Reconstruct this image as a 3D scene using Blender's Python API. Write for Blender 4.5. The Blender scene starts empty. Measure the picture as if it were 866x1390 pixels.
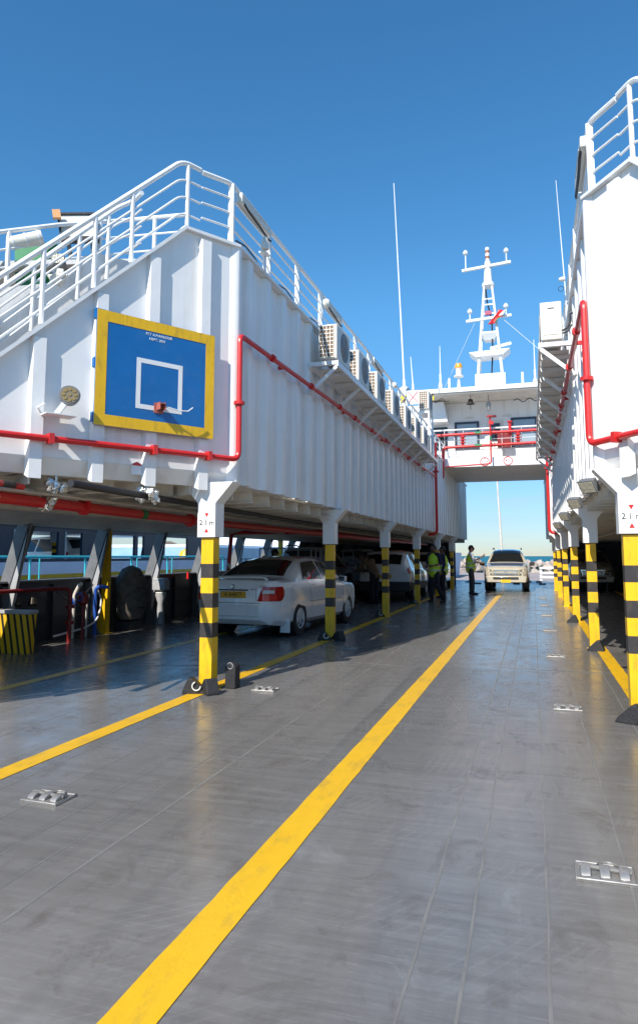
import bpy, bmesh, math, random
from mathutils import Vector, Matrix, Euler
R_ = math.radians
random.seed(7)
scn = bpy.context.scene
COL = scn.collection

# ------------------------------------------------------------------ camera
f_, W_, H_ = 940.0, 866.0, 1390.0
PITCH = math.atan(104.5 / f_)
YAW = math.atan(290.5 / f_ * math.cos(PITCH))
cd = bpy.data.cameras.new('camera'); cam = bpy.data.objects.new('camera', cd); COL.objects.link(cam)
cam.location = (0, 0, 1.5)
cam.rotation_euler = (math.pi / 2 + PITCH, 0, YAW)
cd.sensor_fit = 'VERTICAL'; cd.sensor_height = 36.0
cd.lens = f_ / H_ * 36.0
cd.shift_y = -45.0 / H_
cd.clip_start = 0.05; cd.clip_end = 9000
scn.camera = cam

# ------------------------------------------------------------------ world, sun, exposure
SUN = Vector((-0.27, -1.16, 1.0)).normalized()
ELEV = math.asin(SUN.z)
world = bpy.data.worlds.new('World'); scn.world = world; world.use_nodes = True
nt = world.node_tree; nt.nodes.clear()
wo = nt.nodes.new('ShaderNodeOutputWorld'); bg = nt.nodes.new('ShaderNodeBackground')
sky = nt.nodes.new('ShaderNodeTexSky'); sky.sky_type = 'NISHITA'; sky.sun_disc = False
sky.sun_elevation = ELEV; sky.sun_rotation = math.atan2(SUN.x, SUN.y)
sky.air_density = 1.0; sky.dust_density = 0.0; sky.ozone_density = 2.2; sky.altitude = 10
bg.inputs['Strength'].default_value = 0.118
hs = nt.nodes.new('ShaderNodeHueSaturation'); hs.inputs['Saturation'].default_value = 1.22; hs.inputs['Hue'].default_value = .492; nt.links.new(sky.outputs[0], hs.inputs['Color'])
tn = nt.nodes.new('ShaderNodeMix'); tn.data_type = 'RGBA'; tn.blend_type = 'MULTIPLY'; tn.inputs[0].default_value = 1; tn.inputs[7].default_value = (.78, .97, 1.08, 1); nt.links.new(hs.outputs[0], tn.inputs[6])
wt0 = nt.nodes.new('ShaderNodeTexCoord'); ws0 = nt.nodes.new('ShaderNodeSeparateXYZ'); nt.links.new(wt0.outputs['Generated'], ws0.inputs[0])
wr0 = nt.nodes.new('ShaderNodeMapRange'); wr0.inputs[1].default_value = 0; wr0.inputs[2].default_value = .30; nt.links.new(ws0.outputs['Z'], wr0.inputs[0])
wc0 = nt.nodes.new('ShaderNodeMix'); wc0.data_type = 'RGBA'; wc0.inputs[6].default_value = (.66, .83, 1.20, 1); wc0.inputs[7].default_value = (.72, .95, 1.06, 1); nt.links.new(wr0.outputs[0], wc0.inputs[0]); nt.links.new(wc0.outputs[2], tn.inputs[7])
# thin cloud wisps low over the horizon
wtc = nt.nodes.new('ShaderNodeTexCoord'); wmp = nt.nodes.new('ShaderNodeMapping'); wmp.inputs['Scale'].default_value = (5, 5, 22); nt.links.new(wtc.outputs['Generated'], wmp.inputs[0])
wno = nt.nodes.new('ShaderNodeTexNoise'); wno.inputs['Scale'].default_value = 1.6; wno.inputs['Detail'].default_value = 7; nt.links.new(wmp.outputs[0], wno.inputs['Vector'])
wr = nt.nodes.new('ShaderNodeMapRange'); wr.inputs[1].default_value = .52; wr.inputs[2].default_value = .75; nt.links.new(wno.outputs[0], wr.inputs[0])
wsp = nt.nodes.new('ShaderNodeSeparateXYZ'); nt.links.new(wtc.outputs['Generated'], wsp.inputs[0])
wb = nt.nodes.new('ShaderNodeMapRange'); wb.inputs[1].default_value = .17; wb.inputs[2].default_value = .05; wb.inputs[3].default_value = 0; wb.inputs[4].default_value = .5; nt.links.new(wsp.outputs['Z'], wb.inputs[0])
wm = nt.nodes.new('ShaderNodeMath'); wm.operation = 'MULTIPLY'; nt.links.new(wr.outputs[0], wm.inputs[0]); nt.links.new(wb.outputs[0], wm.inputs[1])
cl_ = nt.nodes.new('ShaderNodeMix'); cl_.data_type = 'RGBA'; nt.links.new(wm.outputs[0], cl_.inputs[0]); nt.links.new(tn.outputs[2], cl_.inputs[6]); cl_.inputs[7].default_value = (5.6, 6.0, 6.4, 1)
wh = nt.nodes.new('ShaderNodeMapRange'); wh.inputs[1].default_value = -.02; wh.inputs[2].default_value = .34; wh.inputs[3].default_value = .50; wh.inputs[4].default_value = 1.0; nt.links.new(wsp.outputs['Z'], wh.inputs[0])
wv_ = nt.nodes.new('ShaderNodeVectorMath'); wv_.operation = 'SCALE'; nt.links.new(cl_.outputs[2], wv_.inputs[0]); nt.links.new(wh.outputs[0], wv_.inputs['Scale'])
nt.links.new(wv_.outputs[0], bg.inputs[0]); nt.links.new(bg.outputs[0], wo.inputs[0])
sd = bpy.data.lights.new('sun', 'SUN'); sd.energy = 4.15; sd.angle = R_(0.53); sd.color = (1.0, 0.955, 0.88)
so = bpy.data.objects.new('sun', sd); COL.objects.link(so)
so.rotation_euler = (-SUN).to_track_quat('-Z', 'Y').to_euler(); so.location = (-10, -30, 30)
scn.view_settings.view_transform = 'Standard'; scn.view_settings.look = 'None'
scn.view_settings.exposure = 0.56; scn.view_settings.gamma = 1.0; scn.view_settings.use_curve_mapping = False

# ------------------------------------------------------------------ materials
def mat(name, col, rough=0.5, metal=0.0, spec=0.5, noise=0.0, nscale=6.0, bump=0.0, bscale=40.0, coat=0.0,
        dirt=None, dirt_amt=0.0, dirt_scale=(3, 3, 0.6), emit=None, trans=0.0, rvar=0.0):
    m = bpy.data.materials.new(name); m.use_nodes = True
    n = m.node_tree.nodes; l = m.node_tree.links
    b = n['Principled BSDF']
    b.inputs['Base Color'].default_value = (*col, 1); b.inputs['Roughness'].default_value = rough
    b.inputs['Metallic'].default_value = metal; b.inputs['Specular IOR Level'].default_value = spec
    b.inputs['Coat Weight'].default_value = coat; b.inputs['Coat Roughness'].default_value = 0.06
    if trans: b.inputs['Transmission Weight'].default_value = trans
    if emit: b.inputs['Emission Color'].default_value = (*emit, 1); b.inputs['Emission Strength'].default_value = 1
    tc = n.new('ShaderNodeTexCoord')
    out = None
    if noise:
        t = n.new('ShaderNodeTexNoise'); t.inputs['Scale'].default_value = nscale; t.inputs['Detail'].default_value = 6
        t.inputs['Roughness'].default_value = 0.65
        l.new(tc.outputs['Object'], t.inputs['Vector'])
        r = n.new('ShaderNodeMapRange'); r.inputs[1].default_value = 0.3; r.inputs[2].default_value = 0.7
        r.inputs[3].default_value = 1 - noise; r.inputs[4].default_value = 1 + noise * 0.6
        l.new(t.outputs[0], r.inputs[0])
        mx = n.new('ShaderNodeVectorMath'); mx.operation = 'SCALE'; mx.inputs[0].default_value = col
        l.new(r.outputs[0], mx.inputs['Scale']); out = mx.outputs[0]
        if rvar:
            r2 = n.new('ShaderNodeMapRange'); r2.inputs[1].default_value = .3; r2.inputs[2].default_value = .7
            r2.inputs[3].default_value = rough - rvar; r2.inputs[4].default_value = rough + rvar
            l.new(t.outputs[0], r2.inputs[0]); l.new(r2.outputs[0], b.inputs['Roughness'])
    if dirt:
        mp = n.new('ShaderNodeMapping'); mp.inputs['Scale'].default_value = dirt_scale
        l.new(tc.outputs['Object'], mp.inputs[0])
        t2 = n.new('ShaderNodeTexNoise'); t2.inputs['Scale'].default_value = 1.0; t2.inputs['Detail'].default_value = 8
        t2.inputs['Roughness'].default_value = 0.7
        l.new(mp.outputs[0], t2.inputs['Vector'])
        r = n.new('ShaderNodeMapRange'); r.inputs[1].default_value = 0.52; r.inputs[2].default_value = 0.78
        r.inputs[3].default_value = 0; r.inputs[4].default_value = dirt_amt
        l.new(t2.outputs[0], r.inputs[0])
        mm = n.new('ShaderNodeMix'); mm.data_type = 'RGBA'
        l.new(r.outputs[0], mm.inputs[0])
        if out: l.new(out, mm.inputs[6])
        else: mm.inputs[6].default_value = (*col, 1)
        mm.inputs[7].default_value = (*dirt, 1); out = mm.outputs[2]
    if out: l.new(out, b.inputs['Base Color'])
    if bump:
        t3 = n.new('ShaderNodeTexNoise'); t3.inputs['Scale'].default_value = bscale; t3.inputs['Detail'].default_value = 4
        l.new(tc.outputs['Object'], t3.inputs['Vector'])
        bp = n.new('ShaderNodeBump'); bp.inputs['Strength'].default_value = bump; bp.inputs['Distance'].default_value = 0.02
        l.new(t3.outputs[0], bp.inputs['Height']); l.new(bp.outputs[0], b.inputs['Normal'])
    return m

M = {}
M['white'] = mat('white_hull_paint', (.86, .845, .82), .38, noise=.05, nscale=1.2, bump=.5, bscale=1.9,
                 dirt=(.52, .42, .31), dirt_amt=.5, dirt_scale=(4.2, 4.2, .28))
M['white2'] = mat('white_rail_paint', (.80, .80, .79), .35, noise=.03, nscale=5, dirt=(.50, .36, .25), dirt_amt=.18, dirt_scale=(4, 4, 4))
M['cream'] = mat('cream_paint', (.72, .67, .58), .5, noise=.12, nscale=3, dirt=(.33, .24, .16), dirt_amt=.5, dirt_scale=(4, 4, 4))
M['red'] = mat('red_pipe_paint', (.62, .022, .022), .35, noise=.12, nscale=12, dirt=(.3, .05, .04), dirt_amt=.4, dirt_scale=(20, 20, 20))
M['yellow'] = mat('yellow_paint', (.84, .485, .008), .38, noise=.10, nscale=5, bump=.1, bscale=10, dirt=(.22, .12, .04), dirt_amt=.65, dirt_scale=(16, 16, 4))
M['line'] = mat('yellow_line_paint', (.80, .45, .008), .36, noise=.07, nscale=9, dirt=(.30, .20, .06), dirt_amt=.75, dirt_scale=(7, 2.2, 5), bump=.08, bscale=50)
M['black'] = mat('black_band_paint', (.034, .030, .030), .5, noise=.3, nscale=9, dirt=(.16, .12, .07), dirt_amt=.5, dirt_scale=(20, 20, 9))
M['rubber'] = mat('black_rubber', (.022, .022, .024), .65, noise=.3, nscale=14, bump=.3, bscale=40)
M['dark'] = mat('dark_grey_hull_paint', (.045, .047, .052), .45, noise=.2, nscale=4, dirt=(.12, .10, .08), dirt_amt=.4, dirt_scale=(5, 5, 2))
M['frame'] = mat('mid_grey_frame_paint', (.17, .175, .18), .45, noise=.2, nscale=6, dirt=(.08, .07, .06), dirt_amt=.6, dirt_scale=(8, 8, 3))
M['blue'] = mat('blue_board_paint', (.0, .135, .40), .45, noise=.10, nscale=3, dirt=(.06, .17, .40), dirt_amt=.55, dirt_scale=(7, 7, 9))
M['steel'] = mat('galvanised_steel', (.40, .385, .36), .42, metal=.6, noise=.25, nscale=30, dirt=(.35, .24, .14), dirt_amt=.6, dirt_scale=(25, 25, 25))
M['foil'] = mat('crumpled_foil', (.75, .74, .70), .22, metal=1.0, bump=1.0, bscale=28, noise=.2, nscale=20)
M['accas'] = mat('offwhite_casing', (.74, .70, .62), .45, noise=.05, nscale=5, dirt=(.45, .33, .22), dirt_amt=.3, dirt_scale=(6, 6, 3))
M['accoil'] = mat('brown_coil_fins', (.22, .13, .07), .6, noise=.4, nscale=40)
M['grey'] = mat('light_grey_paint', (.42, .42, .42), .45, noise=.1, nscale=6)
M['glass'] = mat('dark_glass', (.012, .014, .016), .06, spec=.7)
M['wglass'] = mat('wheelhouse_glass', (.30, .36, .40), .12, spec=.8)
M['cable'] = mat('black_cable', (.02, .02, .022), .5)
M['green'] = mat('green_paint', (.015, .22, .08), .5, noise=.2, nscale=5)
M['cyan'] = mat('cyan_rail_paint', (.05, .50, .58), .45, noise=.15, nscale=8)
M['navy'] = mat('navy_band_paint', (.03, .04, .065), .4, noise=.2, nscale=3)
M['shadedred'] = mat('shaded_red_paint', (.22, .012, .012), .4, noise=.25, nscale=12)  # pipe red with shade put into the colour, for the left-bay manifold
M['palehull'] = mat('pale_hull_paint', (.84, .86, .90), .45, noise=.08, nscale=1.5, dirt=(.35, .33, .32), dirt_amt=.4, dirt_scale=(1, 1, .4))
M['skyblue'] = mat('pale_blue_paint', (.33, .52, .72), .5, noise=.12, nscale=2)
M['brass'] = mat('bronze_bell', (.06, .05, .04), .4, metal=.6)
M['orange'] = mat('orange_lens', (.80, .34, .03), .35)
M['ring'] = mat('white_rope', (.75, .74, .70), .6)
M['hose'] = mat('blue_hose', (.02, .10, .45), .5)
M['canvas'] = mat('mottled_tarpaulin', (.14, .12, .10), .8, noise=.5, nscale=7, bump=.8, bscale=9)
M['lens'] = mat('lamp_reflector', (.60, .56, .44), .18, metal=.3, noise=.3, nscale=45, bump=.6, bscale=40)
M['concrete'] = mat('quay_concrete', (.40, .33, .30), .85, noise=.12, nscale=.7, dirt=(.28, .24, .22), dirt_amt=.5, dirt_scale=(.3, .8, 1))
M['rock'] = mat('pale_limestone', (.46, .38, .32), .9, noise=.35, nscale=1.6, bump=.7, bscale=3)
M['rockd'] = mat('brown_hill_rock', (.26, .20, .15), .95, noise=.4, nscale=.25, bump=1, bscale=.8)
M['ramp'] = mat('wet_ramp_steel', (.085, .095, .11), .28, noise=.3, nscale=1.2, rvar=.1)
M['weld'] = mat('weld_bead', (.20, .19, .175), .45, noise=.25, nscale=3)
M['chromeish'] = mat('chrome_trim', (.75, .75, .75), .12, metal=1)

def deck_material():
    m = bpy.data.materials.new('worn_grey_deck_paint'); m.use_nodes = True
    n = m.node_tree.nodes; l = m.node_tree.links; b = n['Principled BSDF']
    tc = n.new('ShaderNodeTexCoord')
    def noise(scale_vec, detail=8, rough=.65, dist=0):
        mp = n.new('ShaderNodeMapping'); mp.inputs['Scale'].default_value = scale_vec
        l.new(tc.outputs['Object'], mp.inputs[0])
        t = n.new('ShaderNodeTexNoise'); t.inputs['Scale'].default_value = 1; t.inputs['Detail'].default_value = detail
        t.inputs['Roughness'].default_value = rough; t.inputs['Distortion'].default_value = dist
        l.new(mp.outputs[0], t.inputs['Vector']); return t.outputs[0]
    def rng(src, a, b_, c, d):
        r = n.new('ShaderNodeMapRange'); r.inputs[1].default_value = a; r.inputs[2].default_value = b_
        r.inputs[3].default_value = c; r.inputs[4].default_value = d; l.new(src, r.inputs[0]); return r.outputs[0]
    def mix(fac, a, b_):
        x = n.new('ShaderNodeMix'); x.data_type = 'RGBA'
        if isinstance(fac, float): x.inputs[0].default_value = fac
        else: l.new(fac, x.inputs[0])
        for i, v in ((6, a), (7, b_)):
            if isinstance(v, tuple): x.inputs[i].default_value = (*v, 1)
            else: l.new(v, x.inputs[i])
        return x.outputs[2]
    big = noise((.55, .35, 1), 4)
    streak = noise((1.1, 16, 1), 9, .7, .3)      # brushed marks lying across the deck
    fine = noise((7, 60, 1), 6, .7)
    blot = noise((3.2, 2.6, 1), 9, .72, .6)
    lane = noise((5.5, .22, 1), 5, .6)           # tyre wear running along the lanes
    c = mix(rng(big, .3, .7, 0, 1), (.128, .118, .105), (.182, .170, .155))
    c = mix(rng(streak, .38, .74, 0, .62), c, (.245, .235, .220))
    c = mix(rng(fine, .54, .82, 0, .5), c, (.34, .325, .30))
    c = mix(rng(lane, .5, .75, 0, .45), c, (.10, .10, .10))
    c = mix(rng(blot, .54, .72, 0, .8), c, (.10, .082, .066))
    c = mix(rng(blot, .43, .28, 0, .5), c, (.27, .262, .25))
    # plates welded from separate sheets differ a little in tone
    br = n.new('ShaderNodeTexBrick'); br.inputs['Scale'].default_value = 1; br.inputs['Mortar Size'].default_value = 0
    br.inputs['Brick Width'].default_value = 4.7; br.inputs['Row Height'].default_value = 1.45
    br.inputs['Color1'].default_value = (.82, .82, .82, 1); br.inputs['Color2'].default_value = (1.12, 1.12, 1.14, 1)
    mp = n.new('ShaderNodeMapping'); mp.inputs['Rotation'].default_value = (0, 0, math.pi / 2); mp.inputs['Location'].default_value = (.25, .1, 0)
    l.new(tc.outputs['Object'], mp.inputs[0]); l.new(mp.outputs[0], br.inputs['Vector'])
    mu = n.new('ShaderNodeMix'); mu.data_type = 'RGBA'; mu.blend_type = 'MULTIPLY'; mu.inputs[0].default_value = .8
    l.new(c, mu.inputs[6]); l.new(br.outputs['Color'], mu.inputs[7]); c = mu.outputs[2]
    # swirling tyre scuffs
    wv = n.new('ShaderNodeTexWave'); wv.wave_type = 'RINGS'; wv.rings_direction = 'Z'; wv.inputs['Scale'].default_value = 5.5
    wv.inputs['Distortion'].default_value = 1.2; wv.inputs['Detail'].default_value = 3
    mpw = n.new('ShaderNodeMapping'); mpw.inputs['Location'].default_value = (4.1, -5.6, 0)
    l.new(tc.outputs['Object'], mpw.inputs[0]); l.new(mpw.outputs[0], wv.inputs['Vector'])
    ms = n.new('ShaderNodeMath'); ms.operation = 'MULTIPLY'
    l.new(rng(wv.outputs['Fac'], .82, 1, 0, .2), ms.inputs[0]); l.new(rng(noise((1.1, 1.3, 1), 3), .5, .62, 0, 1), ms.inputs[1])
    c = mix(ms.outputs[0], c, (.30, .295, .285))
    l.new(c, b.inputs['Base Color'])
    l.new(rng(blot, .3, .7, .15, .33), b.inputs['Roughness'])
    b.inputs['Specular IOR Level'].default_value = .55
    bp = n.new('ShaderNodeBump'); bp.inputs['Strength'].default_value = .08; bp.inputs['Distance'].default_value = .006
    l.new(noise((1.3, 1.0, 1), 3, .5), bp.inputs['Height'])
    bp2 = n.new('ShaderNodeBump'); bp2.inputs['Strength'].default_value = .09; bp2.inputs['Distance'].default_value = .003
    l.new(fine, bp2.inputs['Height']); l.new(bp.outputs[0], bp2.inputs['Normal']); l.new(bp2.outputs[0], b.inputs['Normal'])
    return m
M['deck'] = deck_material()

def sea_material():
    m = bpy.data.materials.new('sea_water'); m.use_nodes = True
    n = m.node_tree.nodes; l = m.node_tree.links; b = n['Principled BSDF']
    b.inputs['Base Color'].default_value = (.004, .13, .16, 1); b.inputs['Roughness'].default_value = .45
    b.inputs['Specular IOR Level'].default_value = .25
    tc = n.new('ShaderNodeTexCoord'); t = n.new('ShaderNodeTexNoise'); t.inputs['Scale'].default_value = .5; t.inputs['Detail'].default_value = 6
    l.new(tc.outputs['Object'], t.inputs['Vector'])
    bp = n.new('ShaderNodeBump'); bp.inputs['Strength'].default_value = .6; bp.inputs['Distance'].default_value = .3
    l.new(t.outputs[0], bp.inputs['Height']); l.new(bp.outputs[0], b.inputs['Normal'])
    return m
M['sea'] = sea_material()

def stripes_material(name, ca, cb, period, direction):
    m = bpy.data.materials.new(name); m.use_nodes = True
    n = m.node_tree.nodes; l = m.node_tree.links; b = n['Principled BSDF']; b.inputs['Roughness'].default_value = .45
    tc = n.new('ShaderNodeTexCoord'); d = n.new('ShaderNodeVectorMath'); d.operation = 'DOT_PRODUCT'
    l.new(tc.outputs['Object'], d.inputs[0]); d.inputs[1].default_value = [c / period for c in direction]
    fr = n.new('ShaderNodeMath'); fr.operation = 'FRACT'; l.new(d.outputs['Value'], fr.inputs[0])
    gt = n.new('ShaderNodeMath'); gt.operation = 'GREATER_THAN'; gt.inputs[1].default_value = .62; l.new(fr.outputs[0], gt.inputs[0])
    x = n.new('ShaderNodeMix'); x.data_type = 'RGBA'; x.inputs[6].default_value = (*ca, 1); x.inputs[7].default_value = (*cb, 1)
    l.new(gt.outputs[0], x.inputs[0]); l.new(x.outputs[2], b.inputs['Base Color'])
    return m
M['hazard'] = stripes_material('hazard_stripes', (.78, .46, .02), (.02, .02, .02), .115, (.98, .9, .20))
M['hazard2'] = stripes_material('slanting_hazard_stripes', (.75, .52, .03), (.02, .02, .02), .22, (.8, .0, -.6))

# ------------------------------------------------------------------ mesh helpers
WL = {}   # world location of parents
class MB:
    def __init__(s): s.v = []; s.f = []; s.m = []; s.mi = 0
    def add(s, vs, fs):
        o = len(s.v); s.v += [Vector(p) for p in vs]
        for f in fs: s.f.append(tuple(o + i for i in f)); s.m.append(s.mi)
        return s
    def box(s, c, d, rz=0, mtx=None):
        x, y, z = d[0] / 2, d[1] / 2, d[2] / 2
        vs = [Vector(p) for p in ((-x, -y, -z), (x, -y, -z), (x, y, -z), (-x, y, -z), (-x, -y, z), (x, -y, z), (x, y, z), (-x, y, z))]
        if mtx is None: mtx = Matrix.Rotation(rz, 3, 'Z')
        return s.add([mtx @ p + Vector(c) for p in vs], [(3, 2, 1, 0), (4, 5, 6, 7), (0, 1, 5, 4), (1, 2, 6, 5), (2, 3, 7, 6), (3, 0, 4, 7)])
    def span(s, a, b):
        a, b = Vector(a), Vector(b); return s.box((a + b) / 2, [abs(q) for q in (b - a)])
    def beam(s, a, b, w, h, up=(0, 0, 1)):
        a, b = Vector(a), Vector(b); d = (b - a); L = d.length; d.normalize(); up = Vector(up)
        r = d.cross(up)
        if r.length < 1e-4: r = d.cross(Vector((1, 0, 0)))
        r.normalize(); u = r.cross(d)
        return s.box((a + b) / 2, (w, L, h), mtx=Matrix((r, d, u)).transposed())
    def tube(s, pts, r, n=10, cap=True):
        pts = [Vector(p) for p in pts]; rs = r if isinstance(r, (list, tuple)) else [r] * len(pts)
        vs = []; prev = None
        for i, p in enumerate(pts):
            if i == 0: d = pts[1] - p
            elif i == len(pts) - 1: d = p - pts[i - 1]
            else: d = (pts[i + 1] - p).normalized() + (p - pts[i - 1]).normalized()
            d.normalize()
            if prev is None:
                a = d.cross(Vector((0, 0, 1)))
                if a.length < 1e-3: a = d.cross(Vector((1, 0, 0)))
            else: a = prev - d * prev.dot(d)
            a.normalize(); prev = a; b = d.cross(a)
            for k in range(n):
                t = 2 * math.pi * k / n; vs.append(p + (a * math.cos(t) + b * math.sin(t)) * rs[i])
        fs = [(i * n + k, i * n + (k + 1) % n, (i + 1) * n + (k + 1) % n, (i + 1) * n + k) for i in range(len(pts) - 1) for k in range(n)]
        if cap: fs += [tuple(range(n))[::-1], tuple(len(vs) - n + k for k in range(n))]
        return s.add(vs, fs)
    def prism(s, poly, ext):
        poly = [Vector(p) for p in poly]; e = Vector(ext); n = len(poly)
        return s.add(poly + [p + e for p in poly], [tuple(range(n))[::-1], tuple(range(n, 2 * n))] + [(i, (i + 1) % n, n + (i + 1) % n, n + i) for i in range(n)])
    def lathe(s, prof, c, axis='Z', n=20, mtx=None, cap=True):
        A = {'Z': Matrix.Identity(3), 'Y': Matrix.Rotation(-math.pi / 2, 3, 'X'), 'X': Matrix.Rotation(math.pi / 2, 3, 'Y')}[axis]
        if mtx is not None: A = mtx
        vs = []
        for (r, z) in prof:
            for k in range(n):
                t = 2 * math.pi * k / n; vs.append(A @ Vector((r * math.cos(t), r * math.sin(t), z)) + Vector(c))
        m = len(prof)
        fs = [(i * n + k, i * n + (k + 1) % n, (i + 1) * n + (k + 1) % n, (i + 1) * n + k) for i in range(m - 1) for k in range(n)]
        if cap: fs += [tuple(range(n))[::-1], tuple((m - 1) * n + k for k in range(n))]
        return s.add(vs, fs)
    def ring(s, c, R, r, axis='Z', n=20, k=8, mtx=None, arc=1.0):
        A = {'Z': Matrix.Identity(3), 'Y': Matrix.Rotation(-math.pi / 2, 3, 'X'), 'X': Matrix.Rotation(math.pi / 2, 3, 'Y')}[axis]
        if mtx is not None: A = mtx
        cnt = n if arc == 1 else n + 1
        vs = []
        for i in range(cnt):
            t = 2 * math.pi * arc * i / n
            for j in range(k):
                q = 2 * math.pi * j / k; rr = R + r * math.cos(q)
                vs.append(A @ Vector((rr * math.cos(t), rr * math.sin(t), r * math.sin(q))) + Vector(c))
        fs = []
        for i in range(n):
            i2 = (i + 1) % cnt
            for j in range(k): fs.append((i * k + j, i2 * k + j, i2 * k + (j + 1) % k, i * k + (j + 1) % k))
        return s.add(vs, fs)
    def mirror(s, xc):
        s.v = [Vector((2 * xc - p.x, p.y, p.z)) for p in s.v]; s.f = [t[::-1] for t in s.f]; return s
    def build(s, name, mats, parent=None, smooth=True, world=True, bevel=0, loc=None, sharp=35):
        me = bpy.data.meshes.new(name)
        off = Vector((0, 0, 0))
        if world:
            if parent is not None: off = WL.get(parent, Vector((0, 0, 0)))
            elif loc is None:
                xs = [p.x for p in s.v]; ys = [p.y for p in s.v]; zs = [p.z for p in s.v]
                loc = ((min(xs) + max(xs)) / 2, (min(ys) + max(ys)) / 2, min(zs)); off = Vector(loc)
            else: off = Vector(loc)
        me.from_pydata([p - off for p in s.v], [], s.f)
        if not isinstance(mats, (list, tuple)): mats = [mats]
        for m_ in mats: me.materials.append(m_)
        me.polygons.foreach_set('material_index', s.m)
        bm = bmesh.new(); bm.from_mesh(me); bmesh.ops.recalc_face_normals(bm, faces=bm.faces[:]); bm.to_mesh(me); bm.free()
        me.polygons.foreach_set('use_smooth', [smooth] * len(me.polygons))
        if smooth: me.set_sharp_from_angle(angle=R_(sharp))
        o = bpy.data.objects.new(name, me); COL.objects.link(o)
        if parent is not None:
            o.parent = parent; WL[o] = off
        else:
            if loc is not None: o.location = loc
            WL[o] = Vector(loc) if loc is not None else Vector((0, 0, 0))
        if bevel:
            b = o.modifiers.new('bevel', 'BEVEL'); b.width = bevel; b.segments = 2; b.limit_method = 'ANGLE'; b.angle_limit = R_(40)
        return o

def tag(o, label, cat, group=None):
    o['label'] = label; o['category'] = cat
    if group: o['group'] = group
    return o
def thing(name, label, cat, loc=(0, 0, 0), group=None, rz=0):
    o = bpy.data.objects.new(name, None); COL.objects.link(o); o.location = loc; o.rotation_euler = (0, 0, rz)
    o.empty_display_size = .2; WL[o] = Vector(loc); return tag(o, label, cat, group)
def struct(o): o['kind'] = 'structure'; return o
def kids(o): return [c for c in bpy.data.objects if c.parent == o]
def dup(root, loc=None, label=None, rz=None, group=None, scale=None):
    def rec(o, par):
        c = o.copy(); COL.objects.link(c); c.parent = par
        for k in kids(o): rec(k, c)
        return c
    ks = kids(root); r = root.copy(); COL.objects.link(r)
    for k in ks: rec(k, r)
    if loc is not None: r.location = loc
    if label: r['label'] = label
    if rz is not None: r.rotation_euler = (0, 0, rz)
    if group: r['group'] = group
    if scale is not None: r.scale = scale
    return r
def text(name, s, size, mtx, material, parent=None, ext=.002, align='CENTER'):
    cu = bpy.data.curves.new(name, 'FONT'); cu.body = s; cu.size = size; cu.extrude = ext; cu.align_x = align; cu.align_y = 'CENTER'
    t = bpy.data.objects.new('t', cu); COL.objects.link(t)
    dg = bpy.context.evaluated_depsgraph_get(); me = bpy.data.meshes.new_from_object(t.evaluated_get(dg))
    bpy.data.objects.remove(t); bpy.data.curves.remove(cu)
    me.name = name; me.transform(mtx)
    if parent is not None: me.transform(Matrix.Translation(-WL.get(parent, Vector((0, 0, 0)))))
    me.materials.clear(); me.materials.append(material)
    o = bpy.data.objects.new(name, me); COL.objects.link(o)
    if parent is not None: o.parent = parent
    return o
def bend(pts, r, n=5):
    """round the corners of a polyline"""
    pts = [Vector(p) for p in pts]; out = [pts[0]]
    for i in range(1, len(pts) - 1):
        a, p, b = pts[i - 1], pts[i], pts[i + 1]
        d1 = (a - p); d2 = (b - p); rr = min(r, d1.length * .45, d2.length * .45)
        p1 = p + d1.normalized() * rr; p2 = p + d2.normalized() * rr
        for k in range(n + 1):
            t = k / n; out.append(p1 * (1 - t) ** 2 + p * 2 * t * (1 - t) + p2 * t * t)
    out.append(pts[-1]); return out

# ------------------------------------------------------------------ layout constants
XC = -1.345                       # centre line of the ferry
XL = -3.35                        # inner side wall of the left deckhouse
CY = 7.49                         # its front corner
A32 = R_(32)
T = Vector((-math.sin(A32), -math.cos(A32), 0))     # outwards along the slanted front wall
N = Vector((math.cos(A32), -math.sin(A32), 0))      # its outward normal
P0 = Vector((XL, CY, 0))
YEND = 38.4
def D(u, n, z): return P0 + T * u + N * n + Vector((0, 0, z))
def SM(p): return Vector((2 * XC - p[0], p[1], p[2]))
PY = [7.28 + 4.95 * k for k in range(6)]
# ================================================================== deck, quay, sea
d = MB(); d.span((-8.4, -8, -.30), (5.71, 38.6, 0))
struct(d.build('deck', M['deck'], loc=(0, 0, 0), smooth=False))
r = MB(); r.add([(-6.2, 38.62, -.004), (3.5, 38.62, -.004), (3.5, 43.6, .03), (-6.2, 43.6, .03), (-6.2, 38.62, -.3), (3.5, 38.62, -.3), (3.5, 43.6, -.2), (-6.2, 43.6, -.2)],
             [(0, 1, 2, 3), (7, 6, 5, 4), (0, 4, 5, 1), (1, 5, 6, 2), (2, 6, 7, 3), (3, 7, 4, 0)])
for x in (-4.5, -2.9, -.9, .4, 1.9): r.box((x, 38.66, .03), (.35, .12, .08))
for x in (-3.6, .25): r.box((x, 40.6, .035), (.3, .18, .05)); r.box((x, 42.4, .04), (.3, .14, .05))
struct(r.build('stern_ramp', M['ramp'], smooth=False))
q = MB(); q.span((-90, 43.75, -1.6), (60, 69, -.12))
struct(q.build('quay', M['concrete'], smooth=False))
s = MB(); s.add([(-6000, -500, -1.9), (6000, -500, -1.9), (6000, 8500, -1.9), (-6000, 8500, -1.9)], [(0, 1, 2, 3)])
struct(s.build('sea', M['sea'], loc=(0, 0, -1.9)))

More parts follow.
